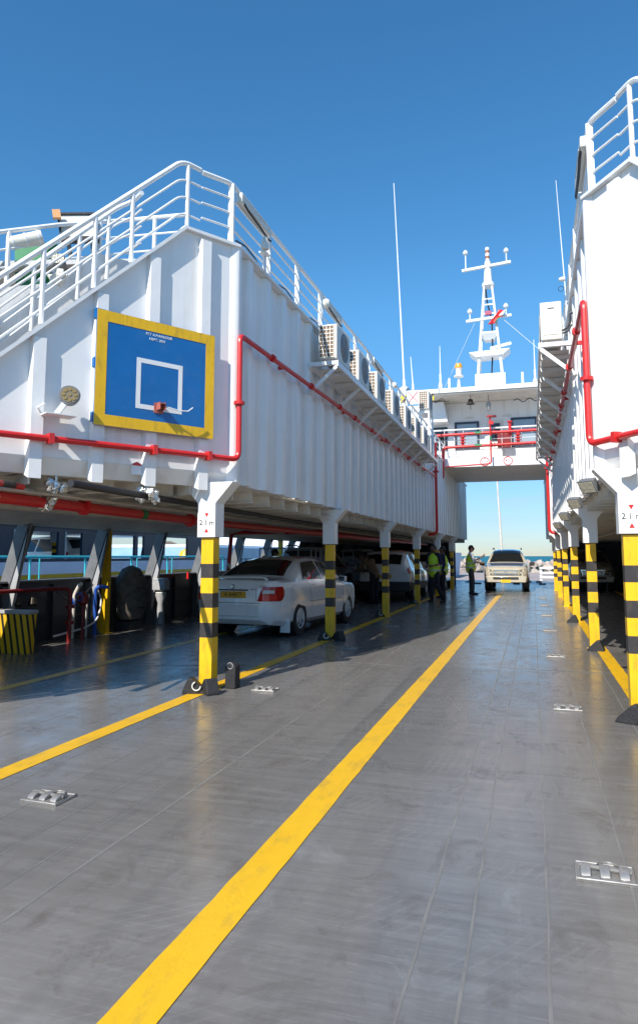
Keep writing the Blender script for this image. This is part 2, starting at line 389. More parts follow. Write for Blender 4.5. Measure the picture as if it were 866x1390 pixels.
# painted lines (children of nothing: part of the ground)
def line(name, x, y0, y1, w):
    o = MB(); n = int((y1 - y0) / .16); vs = []; rnd = random.Random(int(x * 100))
    for i in range(n + 1):
        y = y0 + (y1 - y0) * i / n; vs += [(x - w / 2 + rnd.uniform(-.0028, .0028), y, .004), (x + w / 2 + rnd.uniform(-.0028, .0028), y, .004)]
    o.add(vs, [(2 * i, 2 * i + 1, 2 * i + 3, 2 * i + 2) for i in range(n)])
    return struct(o.build(name, M['line'], loc=(x, y0, 0)))
line('lane_line', -1.30, 1.5, 29.0, .185)
line('lane_line', -3.56, 1.5, 33.0, .175)
line('lane_line', -5.80, 1.5, 33.0, .16)
line('lane_line', 1.00, 1.5, 36.0, .175)
line('lane_line', 3.25, 1.5, 33.0, .16)
# welded seams between deck plates
def seam(pts, w, h=.0022):
    w *= .62; h = min(h, .004)
    o = MB(); rnd = random.Random(len(pts) + int(pts[0][0] * 50)); q = []
    for a, b in zip(pts[:-1], pts[1:]):
        a, b = Vector((*a, 0)), Vector((*b, 0)); n = max(2, int((b - a).length / .22)); t = (b - a).normalized(); s_ = Vector((-t.y, t.x, 0))
        for i in range(n):
            q.append((a.lerp(b, i / n) + s_ * rnd.uniform(-.004, .004), s_, w * rnd.uniform(.75, 1.3)))
    q.append((Vector((*pts[-1], 0)), s_, w))
    vs = []
    for p, s_, ww in q: vs += [p + s_ * ww / 2 + Vector((0, 0, .001)), p + Vector((0, 0, h)), p - s_ * ww / 2 + Vector((0, 0, .001))]
    o.add(vs, [(3 * i + j, 3 * i + j + 1, 3 * i + j + 4, 3 * i + j + 3) for i in range(len(q) - 1) for j in (0, 1)])
    return struct(o.build('weld_seam', M['weld'], loc=(pts[0][0], pts[0][1], 0)))
for x, w in ((-.475, .022), (-.29, .018), (.008, .018), (.375, .018), (.80, .014), (-2.14, .03), (-2.36, .014), (-2.62, .015), (-2.98, .013), (-3.34, .013), (-4.3, .012), (-4.95, .012), (-6.6, .012)):
    seam([(x, 1.0), (x, 38.4)], w)
seam([(-2.1, 5.1), (.95, 5.25)], .014); seam([(-2.45, 9.72), (-1.75, 9.62)], .06, .01); seam([(-.55, 9.85), (1.0, 9.8)], .04, .009)
seam([(-3.5, 20.4), (1.0, 20.4)], .05, .008); seam([(-3.5, 14.9), (1, 14.9)], .014); seam([(-8.3, 12.4), (-3.6, 12.2)], .014); seam([(-8.2, 7.6), (-3.7, 9.1)], .014); seam([(-3.5, 28), (1, 28)], .03)

# lashing pots: plate with three lugs on a bar
def lashing_pot():
    t = thing('lashing_pot', '', 'lashing point')
    p = MB(); p.box((0, 0, .006), (.27, .19, .012)); p.tube([(-.13, -.093, .012), (.13, -.093, .012), (.13, .093, .012), (-.13, .093, .012), (-.13, -.093, .012)], .007, 6)
    p.build('base_plate', M['steel'], t, world=False, bevel=.004)
    for x in (-.085, 0, .085):
        q = MB(); q.prism([(x - .026, -.065, .012), (x - .026, -.05, .030), (x - .026, -.01, .042), (x - .026, .035, .036), (x - .026, .06, .012)], (.046, 0, 0))
        q.build('lug', M['steel'], t, world=False, bevel=.004)
    b = MB(); b.tube([(-.115, 0, .036), (.115, 0, .024)], .011, 8); b.ring((0.02, .05, .02), .05, .007, n=14, k=6, arc=.5); b.build('bar', M['weld'], t, world=False)
    return t
pot0 = lashing_pot()
ordw = ['nearest', 'second', 'third', 'fourth', 'fifth', 'sixth', 'seventh']
pots = [(.275, 3.70 + 3.73 * k) for k in range(7)] + [(-2.92, 3.80 + 3.66 * k) for k in range(5)]
for i, (x, y) in enumerate(pots):
    k = i if i < 7 else i - 7
    lab = f"steel lashing pot, {ordw[k]} from the camera, beside the {'right' if i < 7 else 'left'} yellow line"
    if i == 0: pot0.location = (x, y, 0); pot0['label'] = lab; pot0['group'] = 'lashing pots in the deck'
    else: dup(pot0, (x, y, 0), lab, rz=random.uniform(-.05, .05))

# ================================================================== the two deckhouses
def corr_profile(y0, y1, x, pitch=.635, depth=.075):
    pts = [(x, y0)]; y = y0 + .28
    while y + pitch < y1:
        pts += [(x, y), (x + depth, y + .045), (x + depth, y + .20), (x, y + .245)]; y += pitch
    pts.append((x, y1)); return pts
def deckhouse(right):
    side = 'right' if right else 'left'
    t = thing('deckhouse', f'white corrugated steel superstructure raised on striped pillars along the {side} side of the car deck', 'deckhouse', (SM(D(0, 0, 0)) if right else D(0, 0, 0)))
    def fin(mb, name, m_, **k):
        if right: mb.mirror(XC)
        return mb.build(name, m_, t, **k)
    # corrugated side wall
    w = MB(); pr = corr_profile(CY + .05, YEND, XL - .075)
    n = len(pr); zb, zt = 2.36, 5.27
    vs = [(x, y, zb) for x, y in pr] + [(x, y, zt) for x, y in pr] + [(x - .06, y, zb) for x, y in pr] + [(x - .06, y, zt) for x, y in pr]
    fs = []
    for i in range(n - 1):
        fs += [(i, i + 1, n + i + 1, n + i), (2 * n + i, 3 * n + i, 3 * n + i + 1, 2 * n + i + 1), (i, 2 * n + i, 2 * n + i + 1, i + 1), (n + i, n + i + 1, 3 * n + i + 1, 3 * n + i)]
    fs += [(0, n, 3 * n, 2 * n), (n - 1, 3 * n - 1, 4 * n - 1, 2 * n - 1)]
    w.add(vs, fs); fin(w, 'side_wall', M['white'], sharp=20)
    e = MB(); e.span((XL - .14, CY + .05, 5.275), (XL + .03, YEND, 5.32)); fin(e, 'coping', M['white2'])
    # slanted front wall: flat plate with a sloping top, box ribs and a tucked-in lower edge
    z_at = lambda u: min(5.25, 5.25 - (u - .77) * .972) if u > .77 else 5.25
    f = MB()
    us = [0.03, .77, 1.4, 2.0, 2.67, 3.6, 9.45]
    tops = [max(2.50, z_at(u)) for u in us]
    poly = [D(u, 0, 2.46) for u in us] + [D(u, 0, z) for u, z in list(zip(us, tops))[::-1]]
    f.prism(poly, N * -.06)
    f.prism([D(.0, .0, 2.458), D(.0, -.12, 2.30), D(.0, -.18, 2.30), D(0, -.06, 2.458)], T * 9.4)
    fin(f, 'front_wall', M['white'], smooth=False)
    # rounded corner between the two walls
    c = MB()
    arc = [D(.10, .004, 0), D(.06, .02, 0), D(.01, .045, 0), Vector((XL + .045, CY + .02, 0)), Vector((XL + .02, CY + .10, 0)), Vector((XL - .05, CY + .16, 0))]
    bk = [D(.12, -.10, 0), Vector((XL - .15, CY + .18, 0))]
    c.prism([p + Vector((0, 0, 2.33)) for p in arc + bk[::-1]], (0, 0, 2.94)); fin(c, 'corner_post', M['white'], sharp=60)
    for k, u in enumerate((.38, 1.03, 1.62, 2.24, 2.88, 3.5, 4.1)):
        rb = MB(); zt_ = max(2.52, min(z_at(u), z_at(u + .14)) - .03)
        rb.prism([D(u, .002, 2.27), D(u + .02, .062, 2.24), D(u + .14, .062, 2.24), D(u + .16, .002, 2.27)], (0, 0, zt_ - 2.27)); fin(rb, 'rib', M['white'], smooth=False)
    # stair stringer cap along the sloping edge
    st = MB(); st.beam(D(.74, .0, 5.27), D(3.55, .0, 5.27 - 2.81 * .972), .16, .035, up=N.cross(T)); st.beam(D(-.02, -.02, 5.27), D(.76, -.02, 5.27), .16, .035)
    fin(st, 'stair_stringer', M['white2'])
    sp = MB()
    for k in range(12):
        u = .95 + k * .225; z = 4.93 - (k + 1) * .22; sp.prism([D(u, -.08, z), D(u + .24, -.08, z), D(u + .24, -.95, z), D(u, -.95, z)], (0, 0, .03))
    fin(sp, 'stair_tread', M['grey'], smooth=False)
    iw = MB(); us2 = [.9, 1.1, 1.38, 1.88, 2.43, 3.2, 9]; zs2 = [5.15, 5.15, 5.13, 4.62, 4.42, 3.9, 3.9]
    iw.prism([D(u, -1.0, 2.4) for u in us2] + [D(u, -1.0, z) for u, z in list(zip(us2, zs2))[::-1]], N * -.05); fin(iw, 'inner_stair_wall', M['white'], smooth=False)
    # upper deck slab and ceiling with transverse beams
    roof = MB(); poly = [Vector((XL - .14, CY + .1, 5.20)), D(.75, -.9, 5.20), D(.75, -1.05, 5.20), Vector((-8.1, 6.5, 5.2)), Vector((-8.1, YEND, 5.2)), Vector((XL - .14, YEND, 5.2))]
    roof.prism(poly, (0, 0, .06)); fin(roof, 'upper_deck', M['grey'], smooth=False)
    ce = MB(); poly = [Vector((XL - .16, CY + .02, 2.34)), D(0.1, -.2, 2.34), D(9.3, -.2, 2.34), Vector((-8.35, -.2, 2.34)), Vector((-8.35, YEND, 2.34)), Vector((XL - .16, YEND, 2.34))]
    ce.prism(poly, (0, 0, .05)); fin(ce, 'ceiling', M['cream'], smooth=False)
    bm_ = MB(); y = 1.0
    while y < YEND:
        xr = XL - .17 if y > CY + .2 else (P0.x + (y - CY - .35) * T.x / T.y) - .25
        if xr > -8.2: bm_.span((-8.2, y, 2.20), (xr, y + .02, 2.338)); bm_.span((-8.2, y - .04, 2.19), (xr, y + .06, 2.199))
        y += .62
    for x in (-4.9, -6.6): bm_.span((x, 4.5, 2.15), (x + .02, YEND, 2.18)); bm_.span((x - .05, 4.5, 2.135), (x + .07, YEND, 2.149))
    fin(bm_, 'ceiling_beams', M['cream'], smooth=False)
    fb = MB()
    for k in range(16):
        u = .5 + k * .6; fb.prism([D(u, -.13, 2.30), D(u, -.13, 2.20), D(u, -.9, 2.20), D(u, -.9, 2.33)], T * .02); 
    fin(fb, 'edge_brackets', M['cream'], smooth=False)
    # outer wall of the upper storey and far end wall
    ow = MB(); ow.span((-8.12, 6.5, 2.4), (-8.06, YEND, 5.26)); ow.span((-8.1, YEND - .08, 2.4), (XL - .15, YEND - .02, 5.26)); fin(ow, 'outer_wall', M['white'], smooth=False)
    # hull side below: bulwark, slanting window frames, coaming
    hu = MB(); hu.prism([(-8.41, -6, -.02), (-8.35, -6, -.02), (-8.35, -6, 1.05), (-8.41, -6, 1.05)], (0, 44.4, 0)); fin(hu, 'bulwark', M['dark'], smooth=False)
    si = MB(); si.prism([(-8.46, -6, 1.052), (-8.25, -6, 1.052), (-8.25, -6, 1.082), (-8.46, -6, 1.082)], (0, 44.4, 0)); fin(si, 'bulwark_rail', M['frame'], smooth=False)
    co = MB(); co.prism([(-8.05, -6, 2.02), (-7.99, -6, 2.0), (-7.0, -6, 2.26), (-7.0, -6, 2.33), (-8.1, -6, 2.34)], (0, 44.4, 0)); fin(co, 'coaming', M['cream'], smooth=False)
    eb = MB(); eb.span((-8.3, 37.0, 0), (-3.9, 37.06, 2.33)); fin(eb, 'end_bulkhead', M['dark'], smooth=False)
    cp = MB(); y_ = 13.0 if right else 24.0
    cp.prism([(-8.40, y_, 1.085), (-8.37, y_, 1.085), (-8.02, y_, 2.1), (-8.06, y_, 2.1)], (0, 37 - y_, 0)); fin(cp, 'closed_plating', M['dark'], smooth=False)
    y = -3.9; k = 0
    while y < YEND:
        fr = MB(); fr.prism([(-8.42, y, 1.0), (-8.22, y, 1.0), (-7.86, y, 2.12), (-8.08, y, 2.12)], (0, .06, 0))
        fr.prism([(-8.42, y + .06, 1.07), (-8.36, y + .06, 1.07), (-8.02, y + .06, 2.1), (-8.08, y + .06, 2.1)], (0, .30, 0))
        fr.prism([(-8.35, y, 0), (-8.22, y, 0), (-8.22, y, 1.05), (-8.35, y, 1.05)], (0, .05, 0))
        fr.prism([(-8.22, y + .02, 0.0), (-8.0, y + .02, 0.0), (-8.22, y + .02, .35)], (0, .03, 0))
        fin(fr, 'window_frame', M['frame'], smooth=False)
        fl_ = MB(); fl_.prism([(-8.215, y - .004, .3), (-8.19, y - .004, 1.0), (-7.83, y - .004, 2.12), (-7.855, y - .004, 2.12)], (0, .07, 0)); fin(fl_, 'frame_flange', M['grey'], smooth=False); y += 2.23; k += 1  # flange lighter than its frame: light on the inner edge put into the colour
    st2 = MB()
    for yy in [(-3.9 + 2.23 * j + 1.2) for j in range(18)]: st2.span((-8.35, yy, .02), (-8.28, yy + .03, 1.0))
    for zz in (.38, .72): st2.span((-8.35, -6, zz), (-8.31, YEND, zz + .02))
    fin(st2, 'bulwark_stiffeners', M['dark'], smooth=False)
    return t
dhL = deckhouse(False); dhR = deckhouse(True)

# ================================================================== pillars
def pillar():
    t = thing('striped_pillar', '', 'pillar')
    p = MB()
    zs = [0, .587, .75, .917, 1.08, 1.25, 1.41, 1.70]
    for i in range(7):
        p.mi = 1 if i % 2 else 0; p.box((0, 0, (zs[i] + zs[i + 1]) / 2), (.15, .155, zs[i + 1] - zs[i]))
    p.build('post', [M['yellow'], M['black']], t, world=False, smooth=False)
    c = MB(); y = .115
    c.prism([(-.11, -y, 1.712), (.11, -y, 1.712), (.11, -y, 2.10), (.32, -y, 2.338), (-.32, -y, 2.338), (-.11, -y, 2.10)], (0, 2 * y, 0))
    c.build('capital', M['white'], t, world=False, smooth=False)
    b = MB(); b.box((0, 0, .006), (.22, .22, .012)); b.build('base_plate', M['yellow'], t, world=False)
    return t
pil0 = pillar(); pillars = []
for k in range(12):
    left = k < 6; x = -3.54 if left else .90; y = PY[k % 6]
    lab = f"yellow and black banded pillar, {ordw[k % 6]} from the camera in the {'left' if left else 'right'} row"
    if k == 0: o = pil0; o.location = (x, y, 0); o['label'] = lab; o['group'] = 'banded pillars under the deckhouses'
    else: o = dup(pil0, (x, y, 0), lab)
    WL[o] = Vector((x, y, 0)); pillars.append(o)
for k in (0, 6):
    o = pillars[k]; x = o.location.x; y = o.location.y
    if True:
        fy = y - .119
        g = MB(); g.add([(x - .022, fy, 1.985), (x + .028, fy, 1.985), (x + .003, fy, 1.938), (x - .022, fy + .003, 1.985), (x + .028, fy + .003, 1.985), (x + .003, fy + .003, 1.938)], [(0, 1, 2), (3, 5, 4), (0, 3, 4, 1), (1, 4, 5, 2), (2, 5, 3, 0)])
        g.add([(x - .022, fy, 1.765), (x + .028, fy, 1.765), (x + .003, fy, 1.812), (x - .022, fy + .003, 1.765), (x + .028, fy + .003, 1.765), (x + .003, fy + .003, 1.812)], [(0, 1, 2), (3, 5, 4), (0, 3, 4, 1), (1, 4, 5, 2), (2, 5, 3, 0)])
        g.build('height_arrows', M['red'], o, smooth=False)
        text('height_text', '2.1 m', .082, Matrix.Translation((x + .005, fy + .001, 1.874)) @ Matrix.Rotation(math.pi / 2, 4, 'X'), M['black'], o)

# ================================================================== wheel chocks
def chock():
    t = thing('wheel_chock', '', 'wheel chock')
    c = MB(); c.prism([(-.13, -.07, 0), (.13, -.07, 0), (.10, -.07, .05), (-.02, -.07, .165), (-.07, -.07, .17), (-.13, -.07, .03)], (0, .14, 0)); c.build('wedge', M['rubber'], t, world=False, bevel=.008, smooth=False)
    r_ = MB(); r_.ring((.03, -.09, .09), .045, .007, 'Y', n=14, k=6, arc=.7); r_.build('rope_ring', M['ring'], t, world=False)
    return t
ch0 = chock()
cl = [(-3.60, 7.08, .3, 'dark wedge chock with a white rope loop left of the nearest left pillar'), (-3.44, 7.10, 2.4, 'dark wedge chock leaning against the foot of the nearest left pillar'),
      (.80, 7.0, 2.7, 'black wedge chock in front of the nearest right pillar'), (.95, 6.98, .2, 'black chock with rope ring at the foot of the nearest right pillar'),
      (-3.60, 12.08, .2, 'black chock on the left of the second left pillar'), (-3.38, 12.16, 2.6, 'black chock on the right of the second left pillar'),
      (.90, 12.02, 2.9, 'black triangular chock against the second right pillar'), (-3.66, 17.05, .1, 'black chock at the foot of the third left pillar'),
      (.80, 16.95, 3.0, 'black chock at the foot of the third right pillar'), (-3.60, 21.9, .4, 'black chock at the foot of the fourth left pillar')]
for i, (x, y, a, lab) in enumerate(cl):
    if i == 0: ch0.location = (x, y, 0); ch0.rotation_euler = (0, 0, a); ch0['label'] = lab; ch0['group'] = 'wheel chocks by the pillars'
    else: dup(ch0, (x, y, 0), lab, rz=a)
o = tag(MB().prism([(-3.40, 7.42, 0), (-3.27, 7.42, 0), (-3.27, 7.42, .25), (-3.30, 7.42, .28), (-3.37, 7.42, .28), (-3.40, 7.42, .25)], (0, .14, 0)).build('rubber_block', M['rubber'], bevel=.01), 'upright black rubber block with grey handle behind the nearest left pillar', 'rubber block')
MB().ring((-3.335, 7.415, .255), .035, .004, 'Y', n=14, k=6).build('handle', M['grey'], o)

# ================================================================== guard rails
def rail_thing(name, label, paths, posts, right, pw=.10, toprad=.030, cat='guard rail', rr=.013, flat=True):
    """paths: list of polylines, the first is the handrail; posts: list of (bottom, top)"""
    base = posts[0][0]; base = SM(base) if right else Vector(base)
    t = thing(name, label, cat, base)
    for i, p in enumerate(paths):
        m_ = MB().tube(p, toprad if i == 0 else rr, 8)
        if right: m_.mirror(XC)
        m_.build('handrail' if i == 0 else 'mid_rail', M['white2'], t)
    for a, b in posts:
        m_ = MB()
        if flat: m_.beam(a, b, .070, .045, up=(0, 1, 0))
        else: m_.tube([a, b], .025, 8)
        if right: m_.mirror(XC)
        m_.build('post', M['white2'], t)
    return t
def rails(right):
    sd_ = 'right' if right else 'left'
    xr = XL - .05
    corner = Vector((xr, CY - .08, 0)); peak = D(.77, -.02, 0)
    up = lambda p, z: Vector((p.x, p.y, z))
    L = []
    for z in (6.06, 5.87, 5.68, 5.49): L.append(bend([up(D(.50, -.02, 0), z), up(corner, z), Vector((xr, CY + .25, z)), Vector((xr, YEND, z))], .10))
    posts = [(Vector((xr, 7.42 + 1.245 * k, 5.30)), Vector((xr, 7.42 + 1.245 * k, 6.05))) for k in range(25)]
    rail_thing('deck_edge_rail', f'long white guard rail running along the top edge of the {sd_} deckhouse', L, posts, right)
    # stair rails: outer and inner
    for off, lab in ((-.02, 'outer'), (-.92, 'inner')):
        L = []
        for dz in (0, -.21, -.42, -.63):
            z0 = 6.10 + dz; zlow = lambda u: z0 - (u - .77) * 1.0
            if off > -.5: pts = [D(.52, off, z0 - .02), D(.77, off, z0), D(3.6, off, zlow(3.6))]
            else: pts = [D(1.0, off + .35, z0 - .25), D(.95, off, z0 - .2), D(1.15, off, z0 - .35), D(3.6, off, zlow(3.6) - .12)]
            L.append(bend(pts, .12))
        ps = []
        for u in (.69, 1.37, 1.78, 2.30, 2.95) if off > -.5 else (1.25, 1.6, 2.1, 2.7):
            z0 = 5.27 - max(0, u - .77) * .972; ps.append((D(u, off, z0), D(u, off, z0 + .80)))
        rail_thing('stair_rail', f'white four-bar {lab} hand rail of the stair on the {sd_} deckhouse', L, ps, right, flat=False, toprad=.028)
rails(False); rails(True)

# lights, horn lamps on the left top rail
def tube_light(y, right, lab):
    t = thing('strip_light', lab, 'strip light', (XL + .0, y, 5.86) if not right else SM((XL, y, 5.86)), group='strip lights under the top rails')
    m_ = MB().box((XL - .01, y, 5.95), (.09, 1.0, .13)); 
    if right: m_.mirror(XC)
    m_.build('housing', M['accas'], t, bevel=.015)
    m_ = MB().box((XL + .038, y, 5.97), (.006, .6, .012));
    if right: m_.mirror(XC)
    m_.build('label_strip', M['accas'], t)
    m_ = MB().tube([(XL + .02, y - .48, 5.92), (XL + .03, y - .3, 5.86), (XL + .02, y + .1, 5.85), (XL + .03, y + .4, 5.80), (XL + .02, y + .52, 5.83)], .016, 6)
    if right: m_.mirror(XC)
    m_.build('cable', M['cable'], t)
tube_light(8.05, False, 'long strip light with drooping cable under the left top rail, nearest the corner')
tube_light(11.8, False, 'strip light under the left top rail above the first air conditioner')
tube_light(15.6, False, 'far strip light under the left top rail')
tube_light(8.05, True, 'strip light with tangled cable under the right top rail')
def spot(x, y, z, lab, face=-1):
    t = thing('rail_spotlight', lab, 'spotlight', (x, y, z - .12), group='round spotlights on the left top rail')
    MB().lathe([(.02, -.02), (.075, 0), (.085, .05), (.05, .10)], (x + .05, y, z), 'X', 14).build('lamp_head', M['accas'], t)
    MB().box((x + .0, y + .03, z - .08), (.05, .05, .18)).build('bracket', M['white2'], t)
spot(XL, 11.05, 5.82, 'round spotlight on the left top rail above the first air conditioner'); spot(XL, 17.2, 5.85, 'round spotlight far along the left top rail')
t = thing('horn_lamp', 'white domed lamp on a bent bracket behind the left top rail', 'lamp', (XL + .06, 8.3, 5.3))
MB().lathe([(.055, 0), (.05, .03), (.045, .13), (.02, .17)], (XL + .10, 8.15, 5.52), n=14).build('dome', M['accas'], t)
MB().beam((XL + .03, 8.32, 5.3), (XL + .03, 8.32, 5.66), .02, .09, up=(0, 1, 0)).box((XL + .06, 8.24, 5.50), (.1, .16, .02)).build('bracket', M['white2'], t)
tag(MB().tube([(XL - .02, 7.5 + .3 * k, 5.36 + .06 * math.sin(k * 1.3)) for k in range(18)], .011, 6).build('hanging_cable', M['cable'], None), 'thin cable looped along the foot of the left top rail', 'cable')

# ================================================================== fire main pipes on the deckhouses
def wall_main(right):
    sd_ = 'right' if right else 'left'
    t = thing('fire_main_pipe', f'red fire main pipe climbing the corner and running along the {sd_} deckhouse wall', 'pipe', (SM(D(0, .1, 2.6)) if right else D(0, .1, 2.6)))
    def fin(mb, n_, m_=M['red']):
        if right: mb.mirror(XC)
        mb.build(n_, m_, t)
    xo = XL + .09
    p = bend([D(9, .12, 2.63), D(.03, .12, 2.625), D(.03, .12, 4.13), Vector((xo, CY + .05, 4.14)), Vector((xo, 24.6, 4.34))], .09, 6)
    p = bend([D(9, .12, 2.63), Vector((xo - .01, CY - .06, 2.625)), Vector((xo - .01, CY - .06, 4.13)), Vector((xo, 24.7, 4.32))], .10, 6)
    fin(MB().tube(p, .033, 10), 'pipe')
    for u in (.42, 1.10, 2.2, 3.3): fin(MB().box(D(u, .10, 2.627), (.05, .10, .10), rz=R_(58)), 'clamp')
    fin(MB().lathe([(.065, -.018), (.065, .018)], (xo - .01, CY - .06, 3.30), n=14), 'flange')
    for y in (8.5, 10.2, 11.9, 13.0, 14.5, 16.0, 17.6, 19.2, 21, 23): fin(MB().lathe([(.05, -.03), (.05, .03)], (xo, y, 4.13 + (y - 7.5) * .011), 'Y', 12), 'flange')
    for y in (9.0, 12.4, 15.9, 19.5, 22.5): fin(MB().box((xo - .06, y, 4.13 + (y - 7.5) * .011), (.10, .03, .05)), 'clamp')
    # riser near the bridge
    fin(MB().tube(bend([(xo + .02, 24.8, 5.55), (xo + .02, 24.8, 2.28), (xo - .45, 24.8, 2.24)], .16), .05, 10), 'riser')
    fin(MB().lathe([(.11, -.03), (.11, .03)], (xo + .02, 24.8, 4.5), n=14), 'flange')
    fin(MB().tube([(xo, 24.7, 4.32), (xo + .02, 24.8, 4.32)], .05, 10), 'elbow')
wall_main(False); wall_main(True)

# ================================================================== air conditioner shelves and units
def shelf(right):
    sd_ = 'right' if right else 'left'
    t = thing('equipment_shelf', f'white bracketed steel shelf carrying air conditioners on the {sd_} deckhouse wall', 'shelf', (SM((XL, 10.35, 4.4)) if right else (XL, 10.35, 4.4)))
    def fin(mb, n_, **k):
        if right: mb.mirror(XC)
        mb.build(n_, M['white2'], t, smooth=False, **k)
    xo = XL + .49; y0, y1 = 10.35, 22.6
    fin(MB().span((xo - .035, y0, 4.50), (xo, y1, 4.595)).span((XL - .0, y0 + .0, 4.50), (XL + .03, y1, 4.595)), 'edge_beam')
    y = y0
    while y < y1: fin(MB().span((XL + .031, y + .001, 4.53), (xo - .036, y + .07, 4.592)), 'cross_bar'); y += .72
    y = y0 + .02
    while y < y1:
        fin(MB().beam((xo - .03, y, 4.50), (XL + .0, y, 4.09), .03, .055), 'strut'); y += 1.52
    fin(MB().span((XL + .04, y0 + .5, 4.600), (xo - .05, y1, 4.604)), 'drip_tray')
shelf(False); shelf(True)
def ac_unit(right):
    t = thing('air_conditioner', '', 'air conditioner', group='air conditioners on the deckhouse shelves')
    sx = -1 if right else 1
    MB().box((0, .41, .335), (.30, .82, .57)).build('casing', M['accas'], t, world=False, bevel=.012)
    MB().box((0, .1, .025), (.30, .06, .045)).box((0, .72, .025), (.30, .06, .045)).build('foot', M['white2'], t, world=False)
    if not right:
        MB().box((-.02, -.003, .335), (.24, .008, .52)).build('coil', M['accoil'], t, world=False)
        g = MB()
        for i in range(5): g.box((-.14 + .06 * i, -.010, .335), (.012, .012, .53))
        for j in range(9): g.box((-.02, -.012, .075 + .065 * j), (.25, .010, .014))
        g.build('grille', M['accas'], t, world=False)
    else:
        MB().box((0, -.004, .33), (.22, .010, .42)).build('service_panel', M['accas'], t, world=False, bevel=.006)
        MB().box((.0, -.012, .52), (.09, .008, .012)).build('slot', M['black'], t, world=False)
        MB().tube([(.15, -.02, .16), (.22, -.02, .20), (.26, -.02, .27), (.26, -.02, .40), (.3, -.02, .42)], .016, 8).tube([(.15, -.02, .12), (.23, -.02, .15), (.28, -.02, .24)], .014, 8).build('hose', M['cable'], t, world=False)
    f = MB()
    for k in range(6): f.ring((sx * .155, .47, .34), .05 + .037 * k, .005, 'X', n=24, k=5)
    for a in range(8):
        c, s_ = math.cos(a * math.pi / 4), math.sin(a * math.pi / 4); f.tube([(sx * .157, .47 + .03 * c, .34 + .03 * s_), (sx * .157, .47 + .24 * c, .34 + .24 * s_)], .004, 5)
    f.build('fan_guard', M['grey'], t, world=False)
    MB().lathe([(.245, -.002), (.245, .002)], (sx * .151, .47, .34), 'X', 24).build('fan_opening', M['frame'], t, world=False)
    return t
ays = [10.42, 11.9, 13.45, 15.1, 16.75, 18.3, 19.7, 21.2]
for right in (False, True):
    a0 = ac_unit(right); x = XL + .30 if not right else 2 * XC - (XL + .30)
    sd_ = 'right' if right else 'left'
    for i, y in enumerate(ays):
        lab = f"cream box air conditioner, {(ordw + ['eighth'])[i] if i else 'nearest'} on the {sd_} wall shelf"
        if i == 0: a0.location = (x, y, 4.602); a0['label'] = lab
        else: dup(a0, (x, y, 4.602), lab)
    if not right:
        a = dup(a0, (XL + .34, 20.6, 5.86), 'air conditioner raised on a white stand beside the striped board')
        s_ = tag(MB().span((XL + .17, 20.62, 5.80), (XL + .5, 21.45, 5.855)).span((XL + .17, 20.62, 4.605), (XL + .22, 20.66, 5.80)).span((XL + .45, 20.62, 4.605), (XL + .5, 20.66, 5.80)).span((XL + .45, 21.4, 4.605), (XL + .5, 21.44, 5.80)).build('unit_stand', M['white2'], smooth=False), 'white frame stand lifting one air conditioner above the left shelf', 'stand')
o = tag(MB().span((XL - .95, 22.3, 6.55), (XL + .42, 22.4, 6.78)).build('striped_board', M['hazard2'], smooth=False), 'yellow and black slanted hazard board above the far left air conditioners', 'hazard board')
MB().span((XL - .9, 22.35, 5.3), (XL - .85, 22.40, 6.55)).span((XL - .05, 22.41, 5.3), (XL - .0, 22.45, 6.7)).build('support', M['white2'], o)
o = tag(MB().beam((XL - .1, 20.2, 6.2), (XL + .25, 20.2, 6.2), .02, .42).build('notice_board', M['white2']), 'white notice board with red crossed marks below the hazard board', 'sign')
MB().beam((XL - .08, 20.18, 6.02), (XL + .23, 20.18, 6.38), .006, .018).beam((XL - .08, 20.185, 6.38), (XL + .23, 20.185, 6.02), .006, .018).build('cross_mark', M['red'], o)
# ================================================================== basketball backboard
def face_mtx(u, n, z):
    """frame lying in the slanted left wall: x along the wall (to the viewer's right), y up, z outward"""
    m_ = Matrix((-T, Vector((0, 0, 1)), N)).transposed().to_4x4(); return Matrix.Translation(D(u, n, z)) @ m_
t = thing('basketball_backboard', 'blue basketball backboard with yellow border and white square on the slanted white wall', 'backboard', D(1.07, .08, 2.82))
F = lambda x, y, z=0: D(1.075 - x, .085 + z, 3.43 + y)
def fbox(mb, x0, x1, y0, y1, z0, z1): return mb.prism([F(x0, y0, z0), F(x1, y0, z0), F(x1, y1, z0), F(x0, y1, z0)], N * (z1 - z0))
w2, h2, bd = .705, .605, .115
fbox(MB(), -w2 + .002, w2 - .002, -h2 + .002, h2 - .002, 0, .025).build('board', M['blue'], t, smooth=False)
b = MB(); fbox(b, -w2, w2, h2 - bd, h2, .0255, .029); fbox(b, -w2, w2, -h2, -h2 + bd, .0255, .029); fbox(b, -w2, -w2 + bd, -h2 + bd, h2 - bd, .0255, .029); fbox(b, w2 - bd, w2, -h2 + bd, h2 - bd, .0255, .029)
b.build('border', M['yellow'], t, smooth=False)
b = MB(); cx_, cy_ = .02, -.10; sw, sh, lw = .275, .275, .05
fbox(b, cx_ - sw, cx_ + sw, cy_ + sh - lw, cy_ + sh, .0255, .028); fbox(b, cx_ - sw, cx_ + sw, cy_ - sh, cy_ - sh + lw, .0255, .028)
fbox(b, cx_ - sw, cx_ - sw + lw, cy_ - sh + lw, cy_ + sh - lw, .0255, .028); fbox(b, cx_ + sw - lw, cx_ + sw, cy_ - sh + lw, cy_ + sh - lw, .0255, .028)
b.build('target_square', M['white2'], t, smooth=False)
b = MB(); fbox(b, -.045, .065, -.40, -.29, .03, .04); fbox(b, -.02, -.012, -.37, -.29, .041, .12); fbox(b, .042, .05, -.37, -.29, .041, .12); fbox(b, -.011, .041, -.31, -.302, .041, .13)
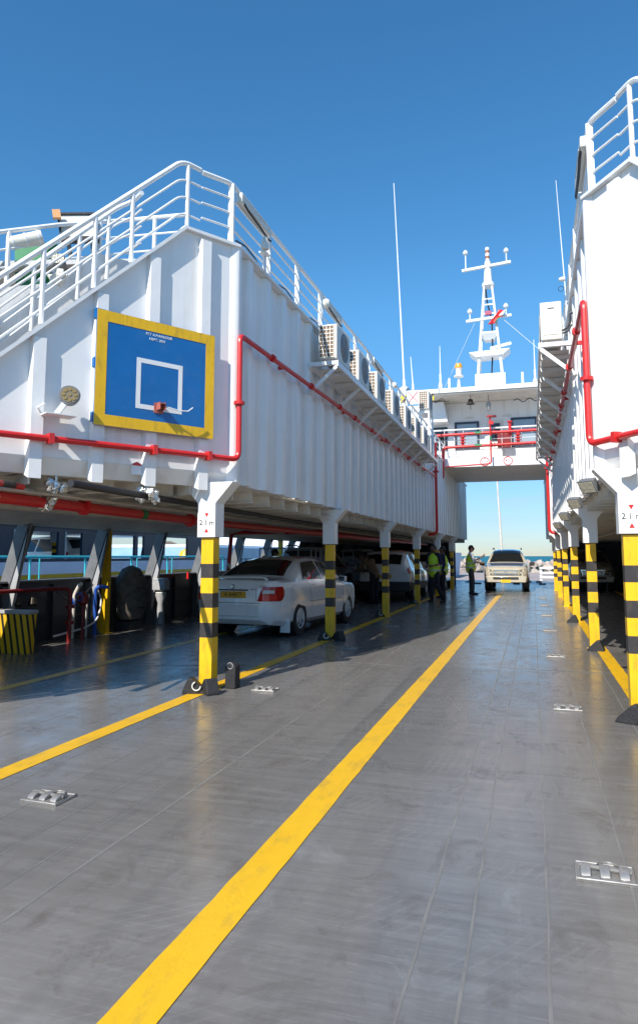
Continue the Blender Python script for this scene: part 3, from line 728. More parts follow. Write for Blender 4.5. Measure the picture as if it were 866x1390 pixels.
b.build('hoop_bracket', mat('rusty_red_steel', (.42, .12, .09), .6, noise=.4, nscale=30), t, smooth=False)
MB().tube([F(.05, -.33, .10), F(.2, -.36, .13), F(.32, -.35, .12), F(.38, -.30, .12)], .007, 6).build('bent_hoop_rod', M['white2'], t)
text('lettering', 'M.T A.MANSOUR', .042, face_mtx(1.075, .085 + .0262, 3.43 + .455), M['white2'], t)
text('lettering', 'DEPT. 2021', .040, face_mtx(1.095, .085 + .0262, 3.43 + .405), M['white2'], t)
b = MB()
for y in (-.57, 0, .52): fbox(b, -w2 - .004, -w2 + .1, y, y + .1, -.06, 0)
fbox(b, -w2 + .1, w2 - .1, .3, .36, -.06, 0); fbox(b, -w2 + .1, w2 - .1, -.36, -.3, -.06, 0)
b.build('mounting_strap', M['blue'], t, smooth=False)

# floodlight left of the board
t = thing('wall_floodlight', 'round floodlight with amber cells on a small shelf left of the backboard', 'floodlight', D(2.12, .05, 2.84))
MB().box(D(2.14, .12, 2.86), (.30, .20, .012), rz=R_(58)).tube([D(2.28, .05, 2.87), D(2.33, .1, 2.92), D(2.28, .14, 2.96)], .012, 6).build('shelf_plate', M['white2'], t)
MB().beam(D(2.16, .12, 2.87), D(2.08, .15, 3.0), .10, .05).build('yoke', M['white2'], t)
d_ = (N * .75 + Vector((0, -.35, .22))).normalized(); mt = d_.to_track_quat('Z', 'Y').to_matrix()
MB().lathe([(.05, -.10), (.09, -.05), (.102, 0), (.102, .02), (.087, .022)], D(2.06, .18, 3.06), mtx=mt, n=24).build('lamp_head', M['frame'], t)
b = MB(); ctr = D(2.06, .18, 3.06) + d_ * .024; b.lathe([(.087, 0), (.087, .003)], ctr, mtx=mt, n=24); b.build('reflector', mat('dull_reflector', (.20, .17, .12), .35), t)
b = MB()
for k in range(9):
    a = k * 2 * math.pi / 8; rr = .057 if k < 8 else 0; p = ctr + mt @ Vector((rr * math.cos(a), rr * math.sin(a), .003)); b.lathe([(.020, 0), (.018, .006)], p, mtx=mt, n=10)
b.build('cell', mat('amber_cells', (.26, .19, .07), .25), t)
t = tag(MB().prism([D(1.31, .012, 2.36), D(1.19, .012, 2.36), D(1.19, .012, 2.47), D(1.25, .012, 2.50), D(1.31, .012, 2.47)], N * .006).build('notice_plate', M['white2'], smooth=False), 'small white notice plate with red top below the pipe on the slanted wall', 'sign')
MB().prism([D(1.30, .020, 2.455), D(1.20, .020, 2.455), D(1.20, .020, 2.47), D(1.25, .020, 2.495), D(1.30, .020, 2.47)], N * .003).build('red_cap', M['red'], t, smooth=False)

# foil wrapped nozzles under the front edge
def crumple(p, sc, seed):
    rnd = random.Random(seed); m_ = MB()
    for k in range(7):
        q = Vector(p) + Vector((rnd.uniform(-1, 1) * .09, rnd.uniform(-.5, .5) * .08, rnd.uniform(-1, .6) * .06)) * sc; vs = []; n = 9
        prof = [(.005, -.06), (.04, -.035), (.05, 0), (.035, .04), (.005, .055)]
        s0 = len(m_.v); m_.lathe(prof, q, n=n)
        for i in range(s0, len(m_.v)): m_.v[i] += Vector((rnd.uniform(-1, 1), rnd.uniform(-1, 1), rnd.uniform(-1, 1))) * .014
    m_.tube([Vector(p) + Vector((-.12, 0, .03)), Vector(p) + Vector((.13, .02, .01))], .018, 6); m_.tube([Vector(p), Vector(p) + Vector((0, 0, .12))], .016, 6)
    return m_
for i, (p, lab) in enumerate([((-4.56, 5.85, 2.20), 'foil wrapped nozzle under the front edge below the floodlight'), ((-4.95, 6.2, 2.10), 'foil wrapped nozzle hanging beside the thick red pipe'), ((-3.95, 6.55, 2.17), 'foil wrapped nozzle under the front edge below the backboard')]):
    tag(crumple(p, 1.0, i).build('foil_wrapped_nozzle', M['foil'], smooth=False), lab, 'nozzle', 'foil wrapped nozzles under the left deckhouse')
# eave floodlights
def eave_light(p, d, lab, k=1.0, m_='lens'):
    t = thing('eave_floodlight', lab, 'floodlight', p, group='floodlights fixed under the deckhouse edges')
    d = Vector(d).normalized(); mt = d.to_track_quat('Z', 'Y').to_matrix(); p = Vector(p)
    MB().box(p, (.22 * k, .17 * k, .07), mtx=mt).box(p + mt @ Vector((0, 0, .035)), (.235 * k, .185 * k, .012), mtx=mt).build('housing', M['frame'], t, bevel=.006)
    MB().box(p + mt @ Vector((0, 0, .044)), (.19 * k, .14 * k, .006), mtx=mt).build('lens', M[m_], t)
    MB().beam(p - d * .03, p + Vector((.02, .05, .17)), .03, .02).build('bracket', M['steel'], t)
for i, y in enumerate((7.75, 10.2, 13.6, 17.6)):
    eave_light((.585, y, 2.235), (-.55, -.6, -.55), f"square floodlight under the right deckhouse edge, {['nearest','second','third','fourth'][i]} from the camera", .85)
def fixture(x, y, lab):
    t = thing('bulkhead_light', lab, 'light', (x, y, 2.20), group='cream bulkhead lights on the left capitals')
    MB().beam((x - .17, y - .17, 2.235), (x + .17, y - .17, 2.185), .10, .075).build('casing', M['cream'], t, bevel=.015)
    MB().beam((x - .17, y - .226, 2.215), (x + .15, y - .226, 2.17), .012, .03).build('diffuser', M['accas'], t)
for k in range(1, 6): fixture(-3.54 - .14, PY[k], f"cream bulkhead light beside the capital of the {ordw[k]} left pillar")

# ================================================================== inside the left shelter
def pipe(name, pts, r, label, m_='red', n=10, flanges=(), bands=(), fr=1.6, cat='pipe', br=.12):
    t = thing(name, label, cat, pts[0]); P = bend(pts, br, 6); MB().tube(P, r, n).build('pipe', M[m_], t)
    for q, ax in flanges: MB().lathe([(r * fr, -.02), (r * fr, .02)], q, ax, 14).build('flange', M[m_], t)
    for q, ax, w, mm in bands: MB().lathe([(r * 1.04, -w / 2), (r * 1.04, w / 2)], q, ax, 14).build('band', M[mm], t)
    return t
pipe('main_pipe', [(-4.97, 5.0, 2.075), (-5.02, 10.2, 2.04), (-4.95, 34, 2.06)], .062, 'thick red pipe with green band hanging under the ceiling of the left shelter', flanges=[((-4.98, 6.9, 2.068), 'Y'), ((-5.02, 9.6, 2.04), 'Y'), ((-5.01, 10.1, 2.04), 'Y')], bands=[((-4.99, 8.2, 2.055), 'Y', .10, 'green'), ((-4.97, 5.45, 2.07), 'Y', .06, 'cream')])
pipe('riser_pipe', [(-7.75, 17.0, .9), (-7.7, 17.1, 2.12), (-5.2, 17.3, 2.12), (-4.95, 30, 2.12)], .055, 'red riser pipe with green and white bands between the hull windows', bands=[((-7.74, 17.02, 1.08), 'Z', .14, 'green'), ((-7.745, 17.01, .95), 'Z', .1, 'red'), ((-7.73, 17.03, 1.24), 'Z', .12, 'white2')])
pipe('short_red_pipe', [(-4.6, 4.6, 2.17), (-4.75, 5.6, 2.17)], .03, 'short red pipe with dark sleeve beside the thick red pipe', bands=[((-4.7, 5.3, 2.17), 'Y', .25, 'black')])
pipe('ceiling_duct', [(-3.9, 5.2, 2.14), (-4.2, 12, 2.14), (-4.2, 34, 2.14)], .035, 'black cable run under the beams of the left shelter', 'cable')
pipe('grey_pipe', [(-6.2, 5.2, 2.12), (-6.3, 33, 2.12)], .05, 'cream pipe under the ceiling of the left shelter', 'cream')
# slim yellow stanchions
st0 = None
for k, y in enumerate((11.95, 16.9, 21.85, 26.8)):
    if st0 is None:
        st0 = thing('yellow_stanchion', 'slim yellow stanchion by the hull side, nearest, with yellow foot', 'stanchion', (-8.05, y, 0), group='slim yellow stanchions along the hull side')
        MB().box((-8.05, y, 1.05), (.14, .10, 2.1)).build('post', M['yellow'], st0, smooth=False)
        MB().prism([(-8.12, y - .055, .0), (-8.12, y - .055, .62), (-8.22, y - .055, 0)], (0, .01, 0)).build('gusset', M['yellow'], st0, smooth=False)
        MB().box((-8.05, y, .006), (.24, .2, .012)).build('foot_plate', M['yellow'], st0)
        MB().lathe([(.06, 0), (.09, .05), (.07, .14)], (-8.05, y - .1, 1.98), n=12).build('valve_head', M['foil'], st0)
    else: dup(st0, (-8.05, y, 0), f"slim yellow stanchion by the hull side, {ordw[k]} from the camera")
# striped cabinet
t = thing('striped_cabinet', 'low cabinet with yellow and black diagonal stripes at the left edge', 'cabinet', (-7.6, 9.2, 0))
MB().prism([(-8.3, 9.05, .0), (-7.47, 9.05, 0), (-7.43, 9.05, .60), (-8.3, 9.05, .60)], (0, .16, 0)).build('body', M['hazard'], t, smooth=False)
MB().span((-8.32, 9.03, .602), (-7.42, 9.24, .66)).build('lid', M['grey'], t, bevel=.01)
t = thing('valve_manifold', 'red valve manifold darkened for shade behind the striped cabinet', 'valve manifold', (-7.9, 10.2, 0))
MB().tube(bend([(-8.2, 8.0, .93), (-8.0, 10.3, .93), (-7.75, 10.45, .93), (-7.75, 10.45, 0)], .1), .036, 10).build('pipe', M['shadedred'], t)
for z in (.35, .62): MB().lathe([(.075, -.03), (.075, .03)], (-7.75, 10.45, z), n=12).build('flange', M['shadedred'], t)
MB().lathe([(.05, 0), (.09, .05), (.09, .18), (.03, .24)], (-7.7, 10.75, .62), n=12).tube([(-7.7, 10.75, .62), (-7.7, 10.75, 0)], .025, 8).build('hydrant', M['shadedred'], t)
for i, x in enumerate((-8.15, -8.0)): MB().lathe([(.06, 0), (.08, .04), (.05, .14)], (x, 9.6 + .2 * i, .67), n=10).build('valve', M['brass'], t)
MB().ring((-7.7, 10.62, .78), .07, .01, 'Y').build('hand_wheel', M['hose'], t)
pipe('vent_pipe', [(-8.1, 11.0, 0), (-8.08, 11.0, .78), (-7.98, 11.0, .95), (-7.9, 10.95, .99)], .035, 'cream bent vent pipe with blue collar against the bulwark', 'cream', bands=[((-8.085, 11.0, .66), 'Z', .14, 'hose')])
pipe('thin_pipe', [(-8.05, 11.35, 0), (-8.05, 11.35, .72)], .018, 'thin pinkish pipe with small head against the bulwark', 'cream')
tag(MB().box((-8.05, 11.35, .74), (.07, .07, .06)).build('pipe_cap', M['accas']), 'small square head on the thin pipe by the bulwark', 'cap')
pipe('blue_hose', [(-8.05, 11.62, 0), (-8.06, 11.62, .85), (-7.98, 11.62, .92), (-7.8, 11.64, .9)], .035, 'blue hose standing beside the nearest yellow stanchion', 'hose', cat='hose')
tag(MB().tube(bend([(-7.95, 10.3, .12), (-7.8, 11.0, .2), (-7.9, 11.5, .3), (-8.0, 11.75, .65), (-8.1, 11.7, .9)], .3), .018, 8).build('grey_hose', M['ring']), 'pale hose sagging along the bulwark near the deck', 'hose')
tag(MB().tube([(-8.1, 10.4 + .1 * k, .95 - .25 * math.sin(k / 12 * math.pi)) for k in range(13)], .012, 6).build('looped_cable', M['cable']), 'dark cable looped below the window sill at the left', 'cable')
# wrapped life raft / fender
t = thing('tarpaulin_bundle', 'tall mottled brown tarpaulin bundle lashed to the bulwark', 'bundle', (-7.95, 12.75, .25))
b = MB(); b.lathe([(.03, 0), (.22, .04), (.285, .22), (.30, .55), (.27, .85), (.17, 1.05), (.03, 1.12)], (-7.98, 12.72, .18), n=18)
rnd = random.Random(3); b.v = [Vector(((p.x + 7.98) * 1.02 - 7.98, (p.y - 12.72) * 1.3 + 12.72, p.z)) + Vector((rnd.uniform(-1, 1), rnd.uniform(-1, 1), 0)) * .012 for p in b.v]
b.build('wrapped_body', M['canvas'], t)
for z in (.45, .85, 1.1): MB().ring((-7.98, 12.72, z), .31 if z < 1 else .24, .010, n=20, k=5).build('lashing', M['cable'], t)
MB().box((-7.98, 12.72, .09), (.3, .5, .18)).build('cradle', M['dark'], t)
t = thing('mushroom_vent', 'grey mushroom headed deck vent on a tapering pedestal', 'vent', (-8.0, 14.0, 0))
MB().lathe([(.10, 0), (.095, .05), (.065, .45), (.12, .62), (.12, .66), (.09, .66)], (-7.98, 13.95, 0), n=16).build('pedestal', M['grey'], t)
MB().box((-7.98, 13.95, .84), (.30, .26, .20)).prism([(-8.13, 13.82, .94), (-7.83, 13.82, .94), (-7.88, 13.82, 1.0), (-8.08, 13.82, 1.0)], (0, .26, 0)).box((-7.84, 13.80, .82), (.12, .1, .14)).build('head', M['grey'], t, bevel=.012)
MB().ring((-7.98, 13.95, .68), .10, .016, n=14).ring((-7.98, 13.95, .73), .09, .012, n=14).build('cable_coil', M['ring'], t)
tag(crumple((-8.0, 17.0, .35), 3.0, 9).build('net_bundle', M['canvas'], smooth=False), 'pale net bundle behind the nearest left pillar', 'bundle')
o = tag(MB().box((-8.1, 15.45, 1.02), (.05, .07, .16)).build('red_call_box', M['red']), 'small red call box on the hull window post', 'call box')

# ================================================================== neighbouring ferry seen through the windows
t = thing('neighbouring_ferry', 'ferry with pale hull, navy window band and yellow stripe moored alongside', 'ferry', (-13.3, 17, -1.9))
xa = -13.0
MB().span((xa - 6, 2, .985), (xa, 27.2, 1.33)).build('hull_side', M['palehull'], t, smooth=False)
MB().span((xa - 6, 2, .87), (xa + .04, 27.3, .98)).build('yellow_stripe', M['yellow'], t, smooth=False)
MB().span((xa - 6, 2, -1.9), (xa - .05, 27.2, .865)).build('lower_hull', M['hose'], t, smooth=False)
MB().span((xa - 5.6, 2, 2.31), (xa + .08, 27.2, 2.44)).build('roof_edge', M['palehull'], t, smooth=False)
b = MB(); b.span((xa - .08, 2, 2.18), (xa, 27.2, 2.308)); b.span((xa - .08, 2, 1.335), (xa, 27.2, 1.42))
edges = [2, 15.1, 16.9, 17.2, 18.0, 18.9, 20.9, 21.1, 21.5, 22.9, 24.7, 27.2]
for i in range(0, len(edges), 2):
    if i + 1 < len(edges): b.span((xa - .08, edges[i], 1.421), (xa, edges[i + 1], 2.179))
b.build('window_band', M['navy'], t, smooth=False)
b = MB()
for y0 in (15.1, 17.2 + 0, 18.9, 22.9): MB().span((xa - .02, y0 - .03, 1.40), (xa + .02, y0 + .02, 2.2)).build('window_edge', M['grey'], t, smooth=False)
MB().span((xa - 3.0, 2, 1.34), (xa - 2.9, 17.9, 2.3)).build('inner_bulkhead', M['frame'], t, smooth=False); MB().span((xa - 5.2, 2, 1.0), (xa - 5.1, 27, 1.5)).build('inner_bulkhead', M['frame'], t, smooth=False)
MB().tube([(xa - 1, 16.62, .9), (xa - 1, 16.62, 2.3)], .13, 12).build('red_pipe', M['red'], t)
b = MB(); b.box((xa - .8, 17.85, 2.1), (.3, .25, .4)); b.build('inner_capital', M['white2'], t, smooth=False)
b = MB(); 
for k in range(5): b.mi = k % 2; b.box((xa - .8, 17.85, 1.85 - .1 * k), (.2, .18, .1))
b.build('inner_pillar', [M['yellow'], M['black']], t, smooth=False)
MB().span((xa - 2, 15.35, 1.4), (xa - 1.9, 15.8, 2.2)).build('inner_locker', M['skyblue'], t, smooth=False)
t2 = thing('cyan_railing', 'cyan railing with paired posts in front of the neighbouring ferry', 'railing', (-12.3, 16, .85))
MB().tube([(-12.3, 4, 1.47), (-12.3, 26.5, 1.47)], .035, 8).tube([(-12.3, 26.5, 1.47), (-12.3, 26.5, .9)], .03, 8).build('handrail', M['cyan'], t2)
for y in (10.2, 12.5, 14.9, 17.2, 19.6, 21.9, 24.3): MB().tube([(-12.3, y, 1.45), (-12.3, y, .8)], .03, 8).build('post', M['cyan'], t2); MB().tube([(-12.35, y + .42, 1.45), (-12.35, y + .42, .8)], .02, 8).build('post', M['cyan'], t2)
struct(MB().span((-12.9, 3, .62), (-12.1, 27, .78)).build('gangway', M['hose'], smooth=False))

# pale boat and yellow buoys beyond
t = thing('moored_boat', 'pale blue moored boat with railing seen past the neighbouring ferry', 'boat', (-18, 36, -1.9))
MB().prism([(-22, 30, -1.9), (-15, 30, -1.9), (-14.6, 30, 1.9), (-22, 30, 1.9)], (0, 16, 0)).build('hull', M['skyblue'], t, smooth=False)
MB().span((-22, 30, 1.91), (-14.9, 44, 2.05)).build('deck_edge', M['palehull'], t, smooth=False)
b = MB()
for k in range(14): b.tube([(-13.6, 27.6 + k * .55, .6), (-13.6, 27.6 + k * .55, 1.35)], .025, 6)
b.tube([(-13.6, 27.6, 1.35), (-13.6, 35, 1.35)], .03, 6); b.build('railing', M['navy'], t)
t = None
for i, (x, y, z, r_, lab) in enumerate([(-15.6, 29.5, 1.5, .34, 'round yellow buoy beside the neighbouring ferry'), (-17.3, 38.6, 1.25, .46, 'larger yellow buoy before the rocky shore')]):
    tt = tag(MB().lathe([(.02, -r_), (r_ * .7, -r_ * .72), (r_, 0), (r_ * .7, r_ * .72), (.02, r_)], (x, y, z), n=18).build('yellow_buoy', M['yellow']), lab, 'buoy', 'yellow buoys beyond the ferry'); MB().tube([(x, y, z - r_), (x, y, -1.9)], .06, 8).build('mooring_post', M['frame'], tt)
# hill of rock beyond to the left (structure)
h = MB(); rnd = random.Random(11); nx, ny = 60, 8; vs = []
for j in range(ny):
    for i in range(nx):
        x = -80 + i * 1.15; y = 78 + j * 4 - (x + 30) * .1; z = -2 + 4.6 * math.sin(math.pi * j / (ny - 1)) * (.75 + .35 * math.sin(i * .35) + .2 * rnd.random()) * min(1, max(0, (-20 - x) / 12)); vs.append((x, y, z))
h.add(vs, [(j * nx + i, j * nx + i + 1, (j + 1) * nx + i + 1, (j + 1) * nx + i) for j in range(ny - 1) for i in range(nx - 1)])
struct(h.build('rocky_shore', M['rockd'], smooth=False))

# ================================================================== breakwater rocks
rock_meshes = []
for k in range(7):
    rnd = random.Random(100 + k); bm = bmesh.new(); bmesh.ops.create_icosphere(bm, subdivisions=2, radius=1)
    axes = [Vector((rnd.uniform(-1, 1), rnd.uniform(-1, 1), rnd.uniform(-1, 1))).normalized() for _ in range(9)]
    for v in bm.verts:
        for a in axes:
            d_ = v.co.dot(a); lim = rnd.uniform(.55, .56) if False else .62
            if d_ > lim: v.co -= a * (d_ - lim)
        v.co *= Vector((1.15, .9, .8)).length / 1.66
        v.co += Vector((rnd.uniform(-1, 1), rnd.uniform(-1, 1), rnd.uniform(-1, 1))) * .05
    me = bpy.data.meshes.new('boulder'); bm.to_mesh(me); bm.free(); me.materials.append(M['rock']); rock_meshes.append(me)
rnd = random.Random(5)
for k in range(170):
    r_ = rnd.uniform(.35, .85); y = 70.5 + rnd.random() * 7; x = -18 + rnd.random() * 25
    z = -.25 + max(0, 1.15 - abs(y - 74.5) * .28) * rnd.uniform(.5, 1.0)
    o = bpy.data.objects.new('boulder', rock_meshes[k % 7]); COL.objects.link(o); o.location = (x, y, z); o.scale = (r_ * rnd.uniform(.8, 1.3), r_, r_ * rnd.uniform(.6, 1)); o.rotation_euler = (rnd.uniform(0, 6), rnd.uniform(0, 6), rnd.uniform(0, 6))
    tag(o, 'pale angular boulder in the breakwater heap between the quay and the sea', 'boulder', 'boulders of the breakwater')
# white barrier on the quay
t = thing('white_barrier', 'low white slatted barrier on the quay beside the ramp', 'barrier', (1.2, 46.5, -.12))
for z in (.10, .38, .68): MB().span((.35, 46.3, z), (3.6, 46.36, z + .12)).build('slat', M['white2'], t, smooth=False)
for x in (.35, 1.9, 3.5): MB().span((x, 46.37, -.12), (x + .14, 46.47, .80)).build('post', M['white2'], t, smooth=False)
# white vessel beyond the stern on the left
t = thing('white_vessel', 'pale vessel with white slanted funnel moored beyond the stern at left', 'vessel', (-12, 52, -1.9))
MB().prism([(-26, 50, -1.9), (-6.2, 50, -1.9), (-5.7, 50, 1.75), (-26, 50, 1.75)], (0, 9, 0)).build('hull', M['skyblue'], t, smooth=False)
MB().prism([(-8.3, 50.5, 1.76), (-6.9, 50.5, 1.76), (-6.2, 50.5, 3.1), (-7.4, 50.5, 3.0)], (0, 1.5, 0)).tube([(-6.8, 51, 3.0), (-6.75, 51, 3.7)], .05, 6).build('funnel', M['white2'], t, smooth=False)
MB().span((-26, 51, 1.76), (-8.6, 57, 3.0)).build('cabin', M['palehull'], t, smooth=False)
MB().tube([(-8.0, 50.2, 1.8), (-7.9, 50.2, 3.3)], .05, 6).build('mast', M['white2'], t)

# slender pole behind the beige pickup
o = tag(MB().tube([(-1.85, 46, -.1), (-2.15, 46, 8.5)], [.08, .05], 8).build('slender_pole', M['cream']), 'slender cream pole standing on the quay behind the beige pickup', 'pole')

# ================================================================== wheelhouse bridge
BY = 28.0
t = thing('wheelhouse', 'white wheelhouse bridging over the car deck with framed windows and flat roof', 'wheelhouse', (XC, BY, 5.04))
MB().span((XL - .2, BY + .06, 5.04), (.85, 34.0, 5.12)).build('bridge_floor', M['cream'], t, smooth=False)
MB().span((XL - .1, BY, 5.04), (.75, BY + .055, 5.40)).build('fascia', M['white'], t, smooth=False)
MB().span((-5.2, BY + 1.7, 5.13), (2.5, BY + 1.8, 8.02)).build('front_wall', M['white'], t, smooth=False)
MB().span((-5.2, BY + 1.81, 5.13), (-5.1, 34, 8.02)).span((2.4, BY + 1.81, 5.13), (2.5, 34, 8.02)).span((-5.09, 33.9, 5.13), (2.39, 34, 8.02)).build('side_wall', M['white'], t, smooth=False)
MB().span((-4.3, BY - .05, 8.03), (2.2, 34.3, 8.09)).build('roof_soffit', M['cream'], t, smooth=False)
MB().span((-4.3, BY - .12, 8.095), (2.2, 34.3, 8.27)).build('roof', M['white'], t, smooth=False)
wy = BY + 1.69
def win(x0, x1, z0, z1, gm='wglass', fw=.09):
    f = MB().span((x0, wy - .05, z0), (x1, wy, z0 + fw)).span((x0, wy - .05, z1 - fw), (x1, wy, z1)).span((x0, wy - .05, z0 + fw), (x0 + fw, wy, z1 - fw)).span((x1 - fw, wy - .05, z0 + fw), (x1, wy, z1 - fw)).build('window', M['navy'], t, smooth=False)
    MB().span((x0 + fw, wy - .02, z0 + fw), (x1 - fw, wy - .01, z1 - fw)).build('pane', M[gm], f, smooth=False)
win(-3.04, -2.02, 6.0, 7.18); win(-.72, .34, 6.0, 7.25); win(-3.95, -3.35, 6.0, 7.0, 'glass', .04); win(-1.58, -1.16, 6.3, 7.05, 'glass', .05)
d_ = MB().span((-1.70, wy - .02, 5.14), (-1.02, wy - .001, 7.2)).build('door', M['accas'], t, smooth=False)
MB().prism([(-3.95, BY + .9, 7.1), (-3.25, BY + .9, 7.1), (-3.4, BY + .9, 7.95), (-3.95, BY + .9, 7.95)], (0, .75, 0)).build('corner_panel', M['white2'], t, smooth=False)
for x in (-1.65, -1.05, -2.6): MB().span((x, wy - .03, 7.32), (x + .35, wy - .004, 7.40)).build('red_sign' if x == -1.65 else 'small_sign', M['red'] if x == -1.65 else M['accas'], t, smooth=False)
t = thing('ship_bell', 'dark bronze bell hanging below the wheelhouse roof', 'bell', (-2.35, BY + .5, 7.75))
MB().lathe([(.17, 0), (.15, .03), (.10, .12), (.085, .2), (.02, .23)], (-2.25, BY + .4, 7.66), n=18).build('bell_body', M['brass'], t)
MB().tube([(-2.25, BY + .4, 7.45), (-2.25, BY + .4, 8.03)], .012, 6).build('bell_rope', M['cable'], t)
t = thing('soffit_lamp', 'small caged lamp hanging below the wheelhouse roof', 'lamp', (-1.55, BY + .6, 7.4))
MB().lathe([(.06, 0), (.09, .1), (.09, .3), (.04, .36)], (-1.55, BY + .6, 7.40), n=12).tube([(-1.55, BY + .6, 7.76), (-1.55, BY + .6, 8.03)], .02, 6).build('cage', M['steel'], t)
tag(MB().tube([(-.55 + .07 * k, BY + .5, 7.72 + .07 * math.sin(k * .9)) for k in range(20)], .018, 6).build('draped_cable', M['cable']), 'dark cable draped in loops under the wheelhouse roof', 'cable')
tag(MB().tube([(-3.9 + .06 * k, BY + .4, 7.9 + .08 * math.cos(k * .8)) for k in range(14)], .012, 6).build('draped_cable', M['cable']), 'thin cable curling under the left end of the wheelhouse roof', 'cable')
t = thing('bridge_rail', 'white rail along the front edge of the wheelhouse walkway', 'guard rail', (XC, BY, 5.4))
MB().tube([(XL - .4, BY + .03, 6.56), (.9, BY + .03, 6.56)], .035, 8).build('handrail', M['white2'], t)
for z in (5.72, 6.13): MB().tube([(XL - .4, BY + .03, z), (.9, BY + .03, z)], .012, 6).build('mid_rail', M['white2'], t)
for x in (-3.3, -2.55, -1.8, -1.05, -.3, .45): MB().span((x, BY + .02, 5.41), (x + .02, BY + .07, 6.55)).build('post', M['white2'], t, smooth=False)
# red mains across the bridge
def cross_main(z, lab, pts):
    tt = thing('cross_main_pipe', lab, 'pipe', pts[0]); MB().tube(bend(pts, .18, 6), .060, 12).build('pipe', M['red'], tt)
    MB().lathe([(.064, -.13), (.064, .13)], (-1.95, BY - .14, z), 'X', 14).build('green_band', M['green'], tt)
    for x in (-3.0, -2.4, -.9, .1): MB().box((x, BY - .05, z), (.05, .2, .1)).build('clamp', M['accas'], tt)
    for x in (-1.42, -1.32): MB().lathe([(.09, -.02), (.09, .02)], (x, BY - .14, z), 'X', 14).build('flange', M['red'], tt)
    return tt
cross_main(6.36, 'upper red main crossing the bridge front with green band', [(-3.6, BY - .14, 6.33), (.9, BY - .14, 6.38)])
cross_main(5.86, 'lower red main crossing the bridge front and bending down at left', [(XL - .02, BY - .14, 4.6), (XL + .02, BY - .14, 5.83), (.9, BY - .14, 5.88)])
for x, lab in ((-2.55, 'flanged red valve joining the two mains, left one'), (-.42, 'flanged red valve joining the two mains, right one')):
    tt = thing('flanged_valve', lab, 'valve', (x, BY - .14, 5.86), group='valves between the red mains')
    MB().tube([(x, BY - .14, 5.86), (x, BY - .14, 6.36)], .055, 12).build('body', M['red'], tt)
    for z in (6.0, 6.11, 6.22): MB().lathe([(.115, -.02), (.115, .02)], (x, BY - .14, z), n=14).build('flange', M['red'], tt)
tt = thing('thin_riser', 'thin red riser with hand wheel and green band at the bridge centre', 'pipe', (-1.45, BY - .25, 5.1))
MB().tube(bend([(XL + .1, BY - .03, 5.06), (-1.46, BY - .27, 5.10), (-1.46, BY - .27, 7.0)], .1), .03, 8).build('pipe', M['red'], tt)
MB().lathe([(.034, -.08), (.034, .08)], (-1.46, BY - .27, 6.1), n=10).build('green_band', M['green'], tt)
MB().box((-1.42, BY - .27, 6.72), (.18, .12, .13)).build('valve_head', M['red'], tt); MB().lathe([(.14, -.015), (.14, .015)], (-1.46, BY - .27, 6.98), n=14).build('hand_wheel', M['red'], tt)
tt = thing('hose_box', 'red hose box with valve behind the mains at the bridge centre', 'hose box', (-1.0, BY + .3, 5.9)); MB().span((-1.25, BY + .9, 5.9), (-.72, BY + 1.15, 6.5)).build('box', M['shadedred'], tt, bevel=.02)
MB().tube([(-.72, BY, 6.2), (-.72, BY, 6.75)], .06, 10).lathe([(.11, 0), (.11, .05)], (-.72, BY, 6.75), n=12).build('valve', M['red'], tt)
for x, lab in ((-1.72, 'left red ring emblem with cross marks on the bridge fascia'), (-.83, 'right red ring emblem with small marks on the bridge fascia')):
    tt = thing('ring_emblem', lab, 'emblem', (x, BY - .01, 5.02), group='red ring emblems on the fascia')
    MB().ring((x, BY - .006, 5.22), .165, .016, 'Y', n=28, k=6).build('ring', M['red'], tt)
    b = MB()
    if x < -1: b.box((x, BY - .005, 5.33), (.03, .006, .05)).box((x, BY - .005, 5.11), (.03, .006, .05)).box((x, BY - .005, 5.22), (.02, .006, .06)).box((x - .09, BY - .005, 5.22), (.06, .006, .02)).box((x + .09, BY - .005, 5.22), (.06, .006, .02))
    else:
        for k in range(5): b.box((x - .08 + .04 * k, BY - .005, 5.13), (.02, .006, .02))
        b.box((x - .07, BY - .005, 5.24), (.05, .006, .06)).box((x + .0, BY - .005, 5.27), (.02, .006, .06)).box((x + .08, BY - .005, 5.24), (.04, .006, .02))
    b.build('marks', M['black'] if x < -1 else M['red'], tt, smooth=False)

# ================================================================== mast and roof gear
MX, MY = -1.50, 30.0
t = thing('radar_mast', 'white lattice signal mast with two yards and a flag on the wheelhouse roof', 'mast', (MX, MY, 8.28))
MB().span((MX - .62, MY - .5, 8.28), (MX + .62, MY + .5, 9.18)).build('base_box', M['white'], t, smooth=False)
zt = 13.2
for sx in (-1, 1):
    for sy in (-1, 1): MB().tube([(MX + sx * .50, MY + sy * .38, 9.18), (MX + sx * .16, MY + sy * .14, zt)], [.065, .05], 8).build('leg', M['white2'], t)
MB().prism([(MX - .86, MY - .5, 10.16), (MX + .84, MY - .5, 10.22), (MX + .55, MY - .5, 9.98), (MX - .57, MY - .5, 9.95)], (0, .9, 0)).build('radar_platform', M['white2'], t, smooth=False)
MB().box((MX + .45, MY - .1, 10.45), (.9, .12, .12), mtx=Euler((0, R_(-14), R_(12))).to_matrix()).tube([(MX + .42, MY - .1, 10.2), (MX + .42, MY - .1, 10.4)], .05, 8).build('radar_scanner', M['white2'], t)
MB().box((MX, MY, 11.05), (.78, .6, .06)).prism([(MX - .38, MY - .3, 11.02), (MX + .38, MY - .3, 11.02), (MX + .2, MY - .1, 10.75), (MX - .2, MY - .1, 10.75)], (0, .4, 0)).build('middle_platform', M['white2'], t, smooth=False)
MB().beam((MX - .96, MY - .25, 11.62), (MX + .94, MY - .25, 11.72), .12, .10).build('lower_yard', M['white2'], t)
